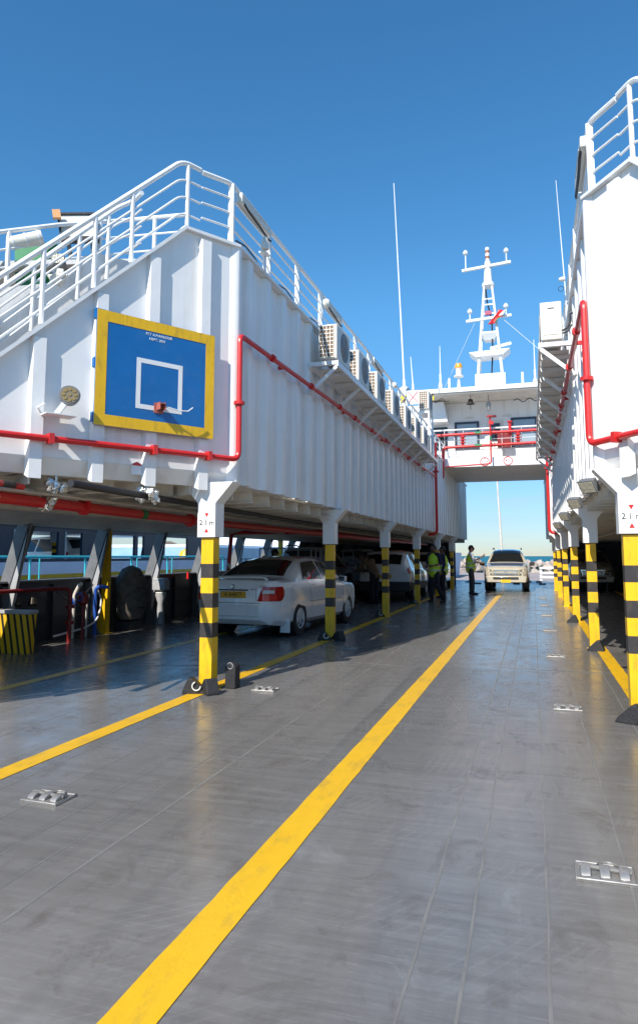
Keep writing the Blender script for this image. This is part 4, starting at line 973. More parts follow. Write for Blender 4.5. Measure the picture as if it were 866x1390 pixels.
MB().beam((MX - 1.10, MY - .1, 13.98), (MX + .98, MY - .1, 14.14), .14, .10).build('upper_yard', M['white2'], t)
MB().lathe([(.10, 0), (.28, .08), (.26, .22), (.12, .34)], (MX, MY, 13.10), n=18).build('cowl', M['white2'], t)
MB().tube([(MX, MY, 13.3), (MX, MY, 14.3)], [.2, .13], 12).build('mast_head', M['white2'], t)
b = MB()
for k in range(5): b.mi = k % 2; b.lathe([(.09, 0), (.09, .13)], (MX, MY, 14.3 + .13 * k), n=12)
b.build('light_stack', [M['white2'], mat('rust_orange', (.35, .12, .05), .5)], t)
for x, z, h_ in ((MX - .93, 14.05, .62), (MX + .80, 14.15, .40), (MX - .80, 11.68, .30), (MX + .72, 11.75, .32)):
    MB().tube([(x, MY - .12, z), (x, MY - .12, z + h_)], .028, 6).lathe([(.05, 0), (.11, .06), (.11, .15), (.03, .24)], (x, MY - .12, z + h_), n=12).build('signal_lamp', M['white2'], t)
for z, w_ in ((12.55, .50), (11.9, .62), (12.3, .5)): MB().box((MX, MY - .2, z), (w_, .05, .06)).build('brace', M['white2'], t, smooth=False)
MB().box((MX - .02, MY - .25, 11.9), (.26, .16, .16)).build('red_lamp_box', mat('dull_pink_lamp', (.4, .06, .12), .4), t)
MB().tube([(MX - .10, MY - .2, 13.0), (MX - .05, MY - .2, 12.4), (MX + .12, MY - .1, 11.6), (MX + .12, MY - .1, 10.3), (MX + .05, MY - .1, 9.2)], .035, 6).build('cable', M['cable'], t)
MB().tube([(MX + .6, MY - .3, 11.55), (2.2, MY - .5, 8.3)], .010, 5).build('halyard', M['accas'], t); MB().tube([(MX - .6, MY - .3, 11.5), (-3.6, MY - .5, 8.3)], .006, 5).build('halyard', M['accas'], t)
# drooping flag in three colours
fl = MB(); nu, nv = 9, 7; vs = []
for j in range(nv + 1):
    for i in range(nu + 1):
        u, v = i / nu, j / nv; vs.append((MX + .42 + .30 * math.sin(u * 2.4) - .42 * v + .04 * math.sin(9 * u + 5 * v), MY - .45 + .06 * math.sin(8 * u), 11.95 - .25 * u * (1 - v) - .62 * v + .12 * u))
fl.v = [Vector(p) for p in vs]
for j in range(nv):
    for i in range(nu): fl.f.append((j * (nu + 1) + i, j * (nu + 1) + i + 1, (j + 1) * (nu + 1) + i + 1, (j + 1) * (nu + 1) + i)); fl.m.append(0 if i < 3 or j in (3,) else (1 if j > 3 or i > 5 else 2))
ob = tag(fl.build('flag', [M['red'], M['green'], M['white2']]), 'drooping red, white and green flag tied to the mast', 'flag')
sm = ob.modifiers.new('thickness', 'SOLIDIFY'); sm.thickness = .006
t = thing('roof_beacon', 'white beacon with orange top on a stalk on the wheelhouse roof', 'beacon', (-2.75, BY + .8, 8.27))
MB().lathe([(.18, 0), (.08, .08), (.05, .5), (.05, .62)], (-2.72, BY + .6, 8.27), n=12).build('stalk', M['white2'], t)
MB().lathe([(.20, 0), (.20, .05), (.12, .06), (.12, .34), (.15, .36)], (-2.72, BY + .6, 8.89), n=16).build('body', M['accas'], t)
MB().lathe([(.15, 0), (.15, .12), (.12, .2)], (-2.72, BY + .6, 9.25), n=16).build('lens', M['orange'], t)
def whip(p, h_, r_, lab, lean=(0, 0)):
    tt = thing('whip_antenna', lab, 'antenna', p, group='whip antennas'); p = Vector(p)
    MB().lathe([(r_ * 3, 0), (r_ * 3, .3), (r_ * 1.6, .4), (r_ * 1.6, .75)], p, n=10).build('base', M['white2'], tt)
    MB().tube([p + Vector((0, 0, .7)), p + Vector((lean[0], lean[1], h_))], [r_, r_ * .45], 6).build('whip', M['white2'], tt)
whip((-4.2, 24.0, 7.0), 8.2, .034, 'tall white whip antenna rising left of the mast', (-.28, 0))
whip((-4.45, 27.5, 7.7), 1.9, .03, 'short whip antenna right of the tall one behind the hazard board', (-.08, 0))
whip((-3.45, BY + .4, 8.27), 1.95, .028, 'thin whip antenna on the left end of the wheelhouse roof')
whip((.30, BY + .8, 8.27), 2.0, .028, 'thin whip antenna on the right end of the wheelhouse roof')
for x, h_, lab in ((-3.1, .55, 'short white rod on the roof left of the beacon'), (-.18, .6, 'short white rod on the roof right of the mast')): tag(MB().tube([(x, BY + .5, 8.27), (x, BY + .5, 8.27 + h_)], .05, 8).build('roof_rod', M['white2']), lab, 'rod')
t = thing('radome_lamp', 'cream round navigation lamp cluster on the left deckhouse roof', 'lamp', (-4.3, 24.6, 6.6))
MB().lathe([(.12, 0), (.12, .35), (.22, .38), (.25, .6), (.2, .78), (.08, .88)], (-4.28, 24.5, 6.75), n=16).build('globe', M['accas'], t); MB().tube([(-4.28, 24.5, 5.25), (-4.28, 24.5, 6.8)], .08, 8).build('stem', M['white2'], t)
MB().tube(bend([(-4.0, 24.5, 6.6), (-4.0, 24.5, 7.4), (-3.75, 24.5, 7.4), (-3.75, 24.5, 6.6)], .1), .03, 8).build('gooseneck', M['white2'], t)
t = thing('right_whip_antenna', 'tall thin antenna leaning above the right deckhouse', 'antenna', (.72, 12.4, 5.3)); t.name = 'whip_antenna'
MB().lathe([(.03, 0), (.03, .5)], (.70, 12.4, 5.3), n=8).build('base', M['white2'], t); MB().tube([(.70, 12.4, 5.7), (.60, 12.4, 8.15)], [.012, .005], 6).build('whip', M['white2'], t)
t = thing('rail_spotlight', 'small cream lamp with curling cable on the right rail', 'lamp', (.62, 12.1, 6.05)); MB().lathe([(.025, -.05), (.04, 0), (.04, .05)], (.62, 12.1, 6.2), 'X', 12).build('lamp_head', M['cream'], t); MB().ring((.60, 12.15, 6.05), .045, .005, 'Y').build('cable', M['cable'], t)

# gear on the upper deck behind the left stair
t = thing('life_raft_canister', 'white ribbed canister lashed to the rail above the left stair', 'canister', (-6.2, 6.8, 6.2))
MB().tube([(-6.24, 6.92, 5.46), (-5.92, 7.12, 5.60)], .085, 14).build('drum', M['accas'], t)
for a in (.1, .5, .9): MB().tube([Vector((-6.24, 6.92, 5.46)).lerp(Vector((-5.92, 7.12, 5.60)), a - .03), Vector((-6.24, 6.92, 5.46)).lerp(Vector((-5.92, 7.12, 5.60)), a + .03)], .092, 14).build('strap', M['white2'], t)
t = tag(MB().beam((-6.38, 7.20, 5.22), (-5.88, 7.40, 5.26), .04, .74).build('green_canvas_screen', M['green'], smooth=False), 'green canvas screen behind the left stair rails', 'screen')
MB().beam((-6.22, 7.22, 5.1), (-5.95, 7.34, 5.35), .012, .10).beam((-6.22, 7.22, 4.95), (-5.95, 7.34, 5.2), .012, .07).build('pale_fold', mat('pale_green', (.10, .42, .20), .5), t, smooth=False)
t = thing('framed_panel', 'tilted white panel in a black frame standing above the left stair', 'panel', (-5.7, 7.5, 5.3))
pm = (Matrix.Rotation(R_(32), 3, 'Z') @ Matrix.Rotation(R_(-18), 3, 'X') @ Matrix.Rotation(R_(-10), 3, 'Y'))
pc = Vector((-5.68, 7.52, 5.87)); MB().box(pc, (.46, .04, .42), mtx=pm).build('panel_face', M['accas'], t, smooth=False)
b = MB()
for dx, dz, sx, sz in ((0, .215, .48, .03), (0, -.215, .48, .07), (-.235, 0, .025, .42), (.235, 0, .025, .42)): b.box(pc + pm @ Vector((dx, -.01, dz)), (sx, .07, sz), mtx=pm)
b.build('black_frame', M['black'], t, smooth=False)
MB().beam(pc + pm @ Vector((-.15, .03, -.2)), pc + Vector((-.08, .1, -.85)), .04, .04).beam(pc + pm @ Vector((.15, .03, -.2)), pc + Vector((.2, .1, -.85)), .04, .04).build('leg', M['frame'], t)
MB().box((-5.86, 7.30, 5.98), (.10, .04, .14), mtx=pm).build('orange_tag', mat('faded_orange', (.6, .3, .12), .5), t)
for x, y, z, lab in ((-5.80, 7.30, 5.16, 'double headed deck floodlight behind the stair rails'), (-5.2, 6.55, 4.92, 'small lamp with hanging wires on the inner stair wall')):
    t = thing('deck_floodlight', lab, 'floodlight', (x, y, z - .3)); MB().box((x, y, z), (.16, .12, .16), mtx=pm).build('housing', M['frame'], t, bevel=.01)
    MB().box(Vector((x, y, z)) + pm @ Vector((0, -.065, 0)), (.13, .01, .13), mtx=pm).build('lens', M['lens'], t); MB().tube([(x, y, z), (x, y + .05, z - .35)], .03, 8).build('stem', M['white2'], t)
    tag(crumple((x + .05, y - .08, z - .22), .8, 31 + int(x * 10)).build('cable_tangle', M['accas'], smooth=False), 'tangle of pale wires under the ' + ('double headed floodlight' if x < -5.5 else 'small stair wall lamp'), 'cable')
o = tag(MB().box((-5.55, 5.75, 3.98), (.36, .30, .02), mtx=(Matrix.Rotation(R_(20), 3, 'Z') @ Matrix.Rotation(R_(50), 3, 'X'))).build('tilted_plate', M['accas'], bevel=.01), 'tilted square white plate beside the lower end of the left stair', 'plate')
MB().tube([(-5.5, 5.9, 3.9), (-5.5, 5.95, 3.4)], .02, 6).build('stalk', M['white2'], o)
t = thing('upper_deck_rail', 'white rail on the upper deck behind the left stair', 'guard rail', (-6.3, 6.6, 5.2))
bp = [(-6.6, 6.45, 5.38), (-5.83, 7.30, 5.83), (-5.25, 8.1, 6.2), (-4.4, 8.2, 6.2)]
for i, dz in enumerate((0, -.24, -.48)): MB().tube([Vector(p) + Vector((0, 0, dz)) for p in bp], .03 if i == 0 else .016, 8).build('handrail' if i == 0 else 'mid_rail', M['white2'], t)
for p in ((-6.22, 6.87, 5.6), (-5.5, 7.75, 6.03), (-4.9, 8.15, 6.2)): MB().tube([p, (p[0], p[1], p[2] - .85)], .03, 8).build('post', M['white2'], t)
o = tag(MB().span((-8.0, 5.4, 5.0), (-7.2, 7.4, 6.35)).build('white_cabin_block', M['white'], bevel=.05, smooth=False), 'white cabin block at the far left beyond the stair', 'cabin')
MB().beam((-7.19, 5.6, 5.2), (-7.19, 7.3, 6.2), .02, .08).build('diagonal_brace', M['grey'], o)

# ================================================================== vehicles
def interp(tab, x):
    if x <= tab[0][0]: return tab[0][1]
    for (a, va), (b, vb) in zip(tab[:-1], tab[1:]):
        if x <= b: 
            q = (x - a) / (b - a); return va + (vb - va) * q
    return tab[-1][1]
class Car:
    """body lofted along its length: x runs from the tail (0) to the nose (L); local frame: nose points +Y"""
    def __init__(s, L, w, wt, top, belt, bot, crown=.02):
        s.L, s.w, s.wt, s.top, s.belt, s.bot, s.crown = L, w, wt, top, belt, bot, crown
    def sec(s, x):
        w, wt, tp, bl, bo = (interp(t, x) for t in (s.w, s.wt, s.top, s.belt, s.bot))
        bl = min(bl, tp - .012); g = tp - bl; wt = min(wt, w * .93)
        k = min(1, g / .3)
        return [(0, bo), (w * .88, bo), (w * .975, bo + .08), (w, bo * .45 + bl * .55), (w * .985, bl - .07), (w * .95, bl), (wt + (.03 * k), bl + g * .84), (wt - .05, bl + g * .965), (wt * .5, tp + s.crown * .8), (0, tp + s.crown)]
    def P(s, x, v):
        c = s.sec(x); i = min(int(v), 8); q = v - i; a, b = c[i], c[i + 1]; return Vector((a[0] + (b[0] - a[0]) * q, x, a[1] + (b[1] - a[1]) * q))
    def body(s, parent, paint, wheels, wr, n=90, name='body'):
        xs = sorted(set([round(s.L * i / n, 4) for i in range(n + 1)])); vs = []; m_ = MB()
        for x in xs:
            c = s.sec(x); row = [(p[0], x, p[1]) for p in c] + [(-p[0], x, p[1]) for p in c[1:-1][::-1]]; vs += row
        k = 18; fs = [(i * k + j, i * k + (j + 1) % k, (i + 1) * k + (j + 1) % k, (i + 1) * k + j) for i in range(len(xs) - 1) for j in range(k)]
        fs += [tuple(range(k))[::-1], tuple((len(xs) - 1) * k + j for j in range(k))]
        m_.add(vs, fs); o = m_.build(name, paint, parent, world=False, sharp=28)
        cut = MB()
        W = max(t[1] for t in s.w)
        for y in wheels:
            for sx in (-1, 1): cut.lathe([(wr * 1.09, -.17), (wr * 1.09, .17)], (sx * (W - .12), y, wr * 1.02), 'X', 28)
        c = cut.build('cut', paint, None, world=False); md = o.modifiers.new('arches', 'BOOLEAN'); md.operation = 'DIFFERENCE'; md.object = c; md.solver = 'EXACT'
        dg = bpy.context.evaluated_depsgraph_get(); me = bpy.data.meshes.new_from_object(o.evaluated_get(dg)); o.modifiers.clear(); o.data = me; bpy.data.objects.remove(c)
        me.set_sharp_from_angle(angle=R_(28))
        # dark arch liners
        for y in wheels:
            for sx in (-1, 1): MB().lathe([(wr * 1.08, -.01), (wr * 1.08, .01)], (sx * (W - .285), y, wr * 1.02), 'X', 24).build('arch_liner', M['rubber'], parent, world=False)
        return o
    def patch(s, name, parent, material, x0, x1, v0, v1, side=1, off=.004, x0b=None, x1b=None, nu=8, nv=5, both=False, thick=0):
        """panel lying on the body surface; x0b/x1b give the lower edge its own x range"""
        sides = (-1, 1) if both else (side,)
        for sd_ in sides:
            m_ = MB(); vs = []
            for j in range(nv + 1):
                v = v0 + (v1 - v0) * j / nv; q = j / nv
                a = (x0b if x0b is not None else x0) * (1 - q) + x0 * q; b = (x1b if x1b is not None else x1) * (1 - q) + x1 * q
                for i in range(nu + 1):
                    x = a + (b - a) * i / nu; p = s.P(x, v); du = s.P(min(x + .01, s.L), v) - s.P(max(0, x - .01), v); dv = s.P(x, min(v + .02, 9)) - s.P(x, v - .02)
                    nn = du.cross(dv); nn = nn.normalized() if nn.length else Vector((1, 0, 0))
                    if nn.dot(p - Vector((0, x, .6))) < 0: nn = -nn
                    p = p + nn * off; vs.append(Vector((p.x * sd_, p.y, p.z)))
            m_.add(vs, [(j * (nu + 1) + i, j * (nu + 1) + i + 1, (j + 1) * (nu + 1) + i + 1, (j + 1) * (nu + 1) + i) for j in range(nv) for i in range(nu)])
            m_.build(name, material, parent, world=False)
    def top_patch(s, name, parent, material, x0, x1, vlo=7.15, off=.005, trim=0):
        m_ = MB(); vs = []; nx = 12; nv = 16
        for i in range(nx + 1):
            x = x0 + (x1 - x0) * i / nx
            for j in range(nv + 1):
                q = j / nv * 2 - 1; v = 9 - abs(q) * (9 - vlo); p = s.P(x, v); p.x *= (1 if q > 0 else -1)
                d_ = s.P(min(x + .02, s.L), 8.9) - s.P(x - .02, 8.9); nn = Vector((0, -d_.z, d_.y)).normalized(); vs.append(p + nn * off)
        m_.add(vs, [(i * (nv + 1) + j, i * (nv + 1) + j + 1, (i + 1) * (nv + 1) + j + 1, (i + 1) * (nv + 1) + j) for i in range(nx) for j in range(nv)])
        return m_.build(name, material, parent, world=False)
def wheel(parent, x, y, r, sx, w=.21, spokes=7, rimmat=None):
    o = MB().lathe([(r * .58, -w / 2), (r * .93, -w / 2), (r, -w * .36), (r, w * .36), (r * .93, w / 2), (r * .60, w / 2), (r * .58, -w / 2)], (x, y, r), 'X', 32, cap=False).build('wheel', M['rubber'], parent, world=False)
    rm = MB(); xo = x + sx * (w / 2)
    rm.ring((xo - sx * .01, y, r), r * .57, .014, 'X', n=30, k=6); rm.lathe([(r * .12, -.025), (r * .12, .01)], (xo - sx * .01, y, r), 'X', 14)
    for k in range(spokes):
        a = 2 * math.pi * k / spokes; c, s_ = math.cos(a), math.sin(a)
        rm.beam((xo - sx * .012, y + r * .1 * c, r + r * .1 * s_), (xo - sx * .02, y + r * .56 * c, r + r * .56 * s_), .022, .034, up=(0, -s_, c))
    rr = rm.build('rim', rimmat or M['alloy'], o, world=False)
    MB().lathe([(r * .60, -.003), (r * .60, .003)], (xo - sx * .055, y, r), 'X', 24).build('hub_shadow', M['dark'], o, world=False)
    return o
M['alloy'] = mat('alloy_wheel', (.62, .62, .63), .35, metal=.25)
M['carwhite'] = mat('white_car_paint', (.88, .87, .85), .2, coat=1, noise=.03, nscale=2, dirt=(.5, .45, .38), dirt_amt=.25, dirt_scale=(2, 2, 4))
M['beige'] = mat('beige_car_paint', (.54, .48, .37), .28, coat=.7, metal=.1, noise=.08, nscale=3, dirt=(.36, .30, .22), dirt_amt=.4, dirt_scale=(3, 3, 6))
M['darkpaint'] = mat('dark_car_paint', (.045, .045, .05), .3, coat=.8)
M['silver'] = mat('dusty_silver_paint', (.36, .345, .33), .35, coat=.4, metal=.4, noise=.15, nscale=3)
M['carglass'] = mat('tinted_car_glass', (.010, .011, .012), .04, spec=.9)
M['redlens'] = mat('red_lens', (.45, .008, .01), .15, coat=.6)
M['brightred'] = mat('bright_red_lens', (.75, .03, .02), .12, coat=.6)
M['clearlens'] = mat('clear_lens', (.62, .60, .58), .12, coat=.6, noise=.2, nscale=30)
M['headlens'] = mat('headlamp_lens', (.40, .37, .28), .08, coat=.8, noise=.25, nscale=25)
M['plate'] = mat('number_plate_orange', (.72, .38, .02), .45)
M['plastic'] = mat('black_plastic', (.03, .03, .032), .55)

def sedan():
    t = thing('parked_sedan', 'white saloon car with orange number plate parked between the left pillars', 'car', (-5.23, 11.72, 0)); WL[t] = Vector((0, 0, 0))
    c = Car(4.80, [(0, .62), (.04, .71), (.12, .79), (.28, .85), (.6, .89), (1.5, .90), (3.6, .90), (4.3, .87), (4.62, .78), (4.8, .60)],
            [(0, .60), (.2, .74), (.62, .74), (1.05, .66), (1.6, .585), (2.2, .575), (2.8, .60), (3.3, .70), (3.6, .78), (4.8, .6)],
            [(0, .93), (.03, 1.02), (.10, 1.055), (.60, 1.075), (.72, 1.09), (1.10, 1.27), (1.45, 1.40), (1.8, 1.455), (2.2, 1.475), (2.6, 1.455), (2.85, 1.40), (3.2, 1.23), (3.58, 1.02), (3.7, .99), (4.3, .90), (4.6, .80), (4.75, .68), (4.8, .58)],
            [(0, .91), (.2, 1.01), (.8, 1.015), (2, .985), (3.5, .935), (4.3, .86), (4.8, .56)], [(0, .36), (.1, .27), (.5, .22), (4.2, .20), (4.8, .30)])
    c.body(t, M['carwhite'], (1.04, 3.76), .325)
    c.top_patch('rear_window', t, M['carglass'], .78, 1.48, vlo=7.05)
    c.top_patch('windscreen', t, M['carglass'], 2.86, 3.54, vlo=7.25)
    c.patch('side_window', t, M['carglass'], 1.62, 2.30, 5.12, 6.0, both=True, x0b=1.25, x1b=2.34, nu=10); c.patch('side_window', t, M['carglass'], 2.38, 2.78, 5.12, 6.0, both=True, x0b=2.42, x1b=3.30, nu=10)
    c.patch('roof_drip', t, M['darkpaint'], 1.5, 2.9, 6.25, 6.32, both=True, off=.003)
    c.patch('door_seam', t, M['plastic'], 2.352, 2.370, 2.1, 5.0, both=True, nu=1, nv=8, off=.002); c.patch('door_seam', t, M['plastic'], 1.415, 1.433, 2.6, 5.0, both=True, nu=1, nv=8, off=.002, x0b=1.62, x1b=1.63)
    c.patch('door_seam', t, M['plastic'], 3.415, 3.433, 2.1, 5.0, both=True, nu=1, nv=8, off=.002)
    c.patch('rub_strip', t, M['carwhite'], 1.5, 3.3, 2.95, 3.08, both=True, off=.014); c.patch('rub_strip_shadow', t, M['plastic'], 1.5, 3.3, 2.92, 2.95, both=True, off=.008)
    for y in (1.62, 2.60):
        c.patch('door_handle', t, M['carwhite'], y, y + .17, 4.12, 4.24, both=True, off=.022, nu=2, nv=1); c.patch('handle_recess', t, M['frame'], y, y + .17, 4.0, 4.11, both=True, off=.003, nu=2, nv=1)
    # tail lights: wrap round the corner
    for sx in (-1, 1):
        def around(name, z0, z1, sl, sr, off, mm, nz=12, ns=18):
            def hw(x, z):
                s_ = c.sec(x)
                for a, b in zip(s_[1:-1], s_[2:]):
                    if a[1] <= z <= b[1]: return a[0] + (b[0] - a[0]) * (z - a[1]) / max(1e-6, b[1] - a[1])
                return s_[5][0]
            vs = []
            for j in range(nz + 1):
                z = z0 + (z1 - z0) * j / nz; a, b = sl(z), sr(z); path = [(a, 0.0)]; h0 = hw(0, z); x = 0
                pts = [(0.3, 0), (h0, 0)] + [(hw(.01 * i, z), .01 * i) for i in range(1, 60)]; L_ = [0]
                for p, q in zip(pts[:-1], pts[1:]): L_.append(L_[-1] + math.dist(p, q))
                for i in range(ns + 1):
                    s__ = a + (b - a) * i / ns - .3
                    for k in range(len(L_) - 1):
                        if s__ <= L_[k + 1]: break
                    q = (s__ - L_[k]) / (L_[k + 1] - L_[k]); px_ = pts[k][0] + (pts[k + 1][0] - pts[k][0]) * q; py_ = pts[k][1] + (pts[k + 1][1] - pts[k][1]) * q
                    g = min(1, max(0, (s__ - (h0 - .3) + .05) / .15)); vs.append((sx * (px_ + off * g), py_ - off * (1 - g * .8), z))
            m_ = MB(); m_.add(vs, [(j * (ns + 1) + i, j * (ns + 1) + i + 1, (j + 1) * (ns + 1) + i + 1, (j + 1) * (ns + 1) + i) for j in range(nz) for i in range(ns)]); return m_.build(name, mm, t, world=False)
        e_ = lambda z: max(0, 1 - ((z - .83) / .165) ** 2) ** .5
        around('tail_light', .69, .965, lambda z: .49 + .42 * (z - .69), lambda z: .83 + .24 * e_(z), .012, M['redlens'])
        around('reversing_lens', .825, .885, lambda z: .585 + .4 * (z - .825), lambda z: .80, .017, M['clearlens'], 3, 10)
        around('brake_lens', .70, .80, lambda z: .515 + .42 * (z - .70), lambda z: .86, .016, M['brightred'], 4, 12)
        b = MB(); b.tube([(sx * .90, 3.10, 1.0), (sx * 1.0, 3.12, 1.02)], .02, 6); b.build('mirror_arm', M['plastic'], t, world=False)
        MB().prism([(sx * .90, 3.10, .93), (sx * 1.07, 3.08, .95), (sx * 1.08, 3.08, 1.06), (sx * .93, 3.10, 1.08)], (0, .09, 0)).build('wing_mirror', M['carwhite'], t, world=False, bevel=.015)
        MB().box((sx * .985, 3.075, 1.005), (.12, .005, .09)).build('mirror_glass', M['carglass'], t, world=False)
        MB().prism([(sx * .70, .52, .10), (sx * .90, .50, .10), (sx * .90, .50, .36), (sx * .72, .52, .36)], (0, .03, 0)).build('mud_flap', M['carwhite'], t, world=False)
    # rear face details
    MB().prism([(-.53, .0, .42), (.53, .0, .42), (.53, .0, .62), (-.53, .0, .62)], (0, -.03, 0)).build('bumper_face', M['carwhite'], t, world=False, bevel=.012)
    MB().box((0, -.004, .655), (1.1, .006, .010)).box((-.47, -.004, .80), (.006, .006, .28)).box((.47, -.004, .80), (.006, .006, .28)).build('boot_seam', M['frame'], t, world=False)
    MB().box((0, -.006, .885), (.62, .012, .024)).build('boot_garnish', M['plastic'], t, world=False)
    MB().box((0, -.008, .80), (.52, .010, .12)).build('number_plate', M['plate'], t, world=False, bevel=.004)
    text('plate_characters', 'A 84877', .105, Matrix.Translation((0, -.0145, .80)) @ Matrix.Rotation(math.pi / 2, 4, 'X'), M['black'], t, ext=.001)
    MB().ring((0, -.006, .945), .036, .006, 'Y', n=20, k=5).ring((0, -.006, .950), .018, .005, 'Y', n=16, k=5, mtx=Matrix.Rotation(-math.pi / 2, 3, 'X') @ Matrix.Diagonal((1, 1.6, 1))).build('oval_emblem', M['chromeish'], t, world=False)
    MB().box((.40, -.006, .90), (.09, .006, .014)).build('trim_badge', M['chromeish'], t, world=False)
    MB().tube(bend([(-.62, .14, 1.06), (-.58, .10, 1.11), (.58, .10, 1.11), (.62, .14, 1.06)], .05), .019, 8).prism([(-.58, .07, 1.095), (.58, .07, 1.095), (.58, .19, 1.12), (-.58, .19, 1.12)], (0, 0, .014)).build('boot_spoiler', M['carwhite'], t, world=False)
    MB().tube([(.55, .88, 1.13), (.57, .70, 1.36)], .006, 5).build('aerial', M['cable'], t, world=False)
    MB().box((0, 2.4, .25), (1.5, 3.4, .14)).build('underbody', M['rubber'], t, world=False)
    MB().tube([(.45, -.0, .25), (.45, .4, .27)], .03, 8).build('exhaust', M['steel'], t, world=False)
    for y in (1.04, 3.76):
        for sx in (-1, 1): wheel(t, sx * .785, y, .325, sx)
    t.rotation_euler = (0, 0, R_(-4.5)); return t
sedan()

def pickup(loc, rz, paint, label, front_detail=True, roofm=None, tail='cab', name='pickup_truck', group=None, cage=False):
    t = thing(name, label, 'pickup', loc, group=group); WL[t] = Vector((0, 0, 0)); t.rotation_euler = (0, 0, rz)
    L = 5.2
    top = [(0, 1.10), (1.55, 1.12), (1.62, 1.60), (1.8, 1.74), (2.6, 1.775), (3.1, 1.73), (3.4, 1.60), (3.95, 1.20), (4.1, 1.16), (4.8, 1.08), (5.05, .98), (5.2, .82)]
    wt = [(0, .82), (1.5, .82), (1.62, .66), (1.9, .60), (3.0, .60), (3.4, .66), (3.9, .80), (4.1, .82), (5.2, .7)]
    c = Car(L, [(0, .84), (.2, .88), (1, .91), (4.2, .915), (4.8, .90), (5.05, .84), (5.2, .70)], wt, top, [(0, 1.08), (1.5, 1.09), (4.0, 1.06), (4.8, .98), (5.2, .80)], [(0, .50), (.4, .42), (4.6, .38), (5.2, .42)])
    c.body(t, paint, (1.15, 4.20), .385)
    c.top_patch('windscreen', t, M['carglass'], 3.22, 3.92, vlo=7.1, off=.006)
    c.top_patch('bonnet_skin', t, M['bonnet'] if 'bonnet' in M else paint, 3.98, 4.85, vlo=6.9, off=.004)
    if roofm: c.top_patch('roof_sky_reflection', t, roofm, 1.75, 3.15, vlo=6.9, off=.006)  # panel that carries the painted sky reflection on the roof
    c.patch('side_window', t, M['carglass'], 1.75, 2.42, 5.12, 6.0, both=True, x0b=1.70, x1b=2.48); c.patch('side_window', t, M['carglass'], 2.5, 3.0, 5.12, 6.0, both=True, x0b=2.55, x1b=3.62)
    c.top_patch('rear_window', t, M['carglass'], 1.60, 1.66, vlo=7.2, off=.01)
    y = L
    MB().prism([(-.62, y - .012, .70), (.62, y - .012, .70), (.66, y - .06, .90), (-.66, y - .06, .90)], (0, .03, 0)).build('grille_opening', M['plastic'], t, world=False, smooth=False)
    b = MB()
    for k in range(4): b.box((0, y + .022 - .012 * k, .725 + .05 * k), (.84 + .03 * k, .02, .013))
    b.box((-.42, y + .01, .80), (.03, .03, .22), mtx=Matrix.Rotation(R_(-12), 3, 'Y')).box((.42, y + .01, .80), (.03, .03, .22), mtx=Matrix.Rotation(R_(12), 3, 'Y')).box((0, y - .01, .905), (1.0, .035, .03))
    b.build('grille', M['chromeish'], t, world=False)
    MB().ring((0, y + .035, .80), .055, .010, 'Y', n=20, k=6).build('oval_emblem', M['chromeish'], t, world=False)
    for sx in (-1, 1):
        MB().prism([(sx * .47, y - .03, .70), (sx * .74, y - .09, .68), (sx * .83, y - .20, .76), (sx * .82, y - .30, .95), (sx * .66, y - .10, .95), (sx * .49, y - .04, .92)], (0, .06, 0)).build('headlight', M['headlens'], t, world=False, bevel=.012)
        MB().lathe([(.06, 0), (.07, .01)], (sx * .66, y + .0, .49), 'Y', 14).build('fog_lamp', M['clearlens'], t, world=False)
        MB().prism([(sx * .53, y + .005, .43), (sx * .78, y - .03, .41), (sx * .76, y - .03, .56), (sx * .60, y + .005, .57)], (0, .018, 0)).build('fog_lamp_recess', M['plastic'], t, world=False, smooth=False)
        MB().prism([(sx * .93, 3.52, 1.06), (sx * 1.16, 3.50, 1.08), (sx * 1.16, 3.50, 1.24), (sx * .96, 3.52, 1.24)], (0, .09, 0)).build('wing_mirror', M['plastic'], t, world=False, bevel=.02)
        MB().tube([(sx * .60, 1.75, 1.80), (sx * .60, 2.0, 1.84), (sx * .60, 2.9, 1.84), (sx * .60, 3.1, 1.78)], .02, 6).build('roof_rail', M['plastic'], t, world=False)
        MB().beam((sx * .93, 1.9, .36), (sx * .93, 3.6, .36), .12, .05).build('side_step', M['plastic'], t, world=False)
    MB().prism([(-.80, y - .06, .40), (.80, y - .06, .40), (.84, y - .06, .66), (-.84, y - .06, .66)], (0, .085, 0)).build('bumper', paint, t, world=False, bevel=.03)
    MB().box((0, y + .030, .575), (1.02, .014, .10)).build('lower_intake', M['plastic'], t, world=False)
    MB().box((0, y + .04, .46), (.40, .012, .12)).build('number_plate', M['plateyellow'], t, world=False)
    text('plate_characters', '4739 HA', .085, Matrix.Translation((0, y + .047, .46)) @ Matrix.Rotation(math.pi, 4, 'Z') @ Matrix.Rotation(math.pi / 2, 4, 'X'), M['black'], t, ext=.001)
    for sx in (-1, 1): MB().box((sx * .78, -.012, .88), (.13, .02, .34)).build('tail_light', M['redlens'], t, world=False)
    MB().box((0, -.06, .52), (1.6, .12, .14)).build('rear_bumper', M['chromeish'], t, world=False)
    if cage:
        b = MB()
        for z in (1.30, 1.72): b.tube([(-.80, .05, z), (.80, .05, z)], .018, 6).tube([(-.80, .05, z), (-.80, 1.55, z)], .018, 6).tube([(.80, .05, z), (.80, 1.55, z)], .018, 6)
        for x in (-.8, -.4, 0, .4, .8): b.tube([(x, .05, 1.1), (x, .05, 1.72)], .018, 6)
        for yy in (.5, 1.0, 1.5):
            for x in (-.8, .8): b.tube([(x, yy, 1.1), (x, yy, 1.72)], .018, 6)
        b.build('bed_cage', M['grey'], t, world=False)
    MB().box((0, 2.6, .45), (1.5, 4.4, .16)).build('underbody', M['rubber'], t, world=False)
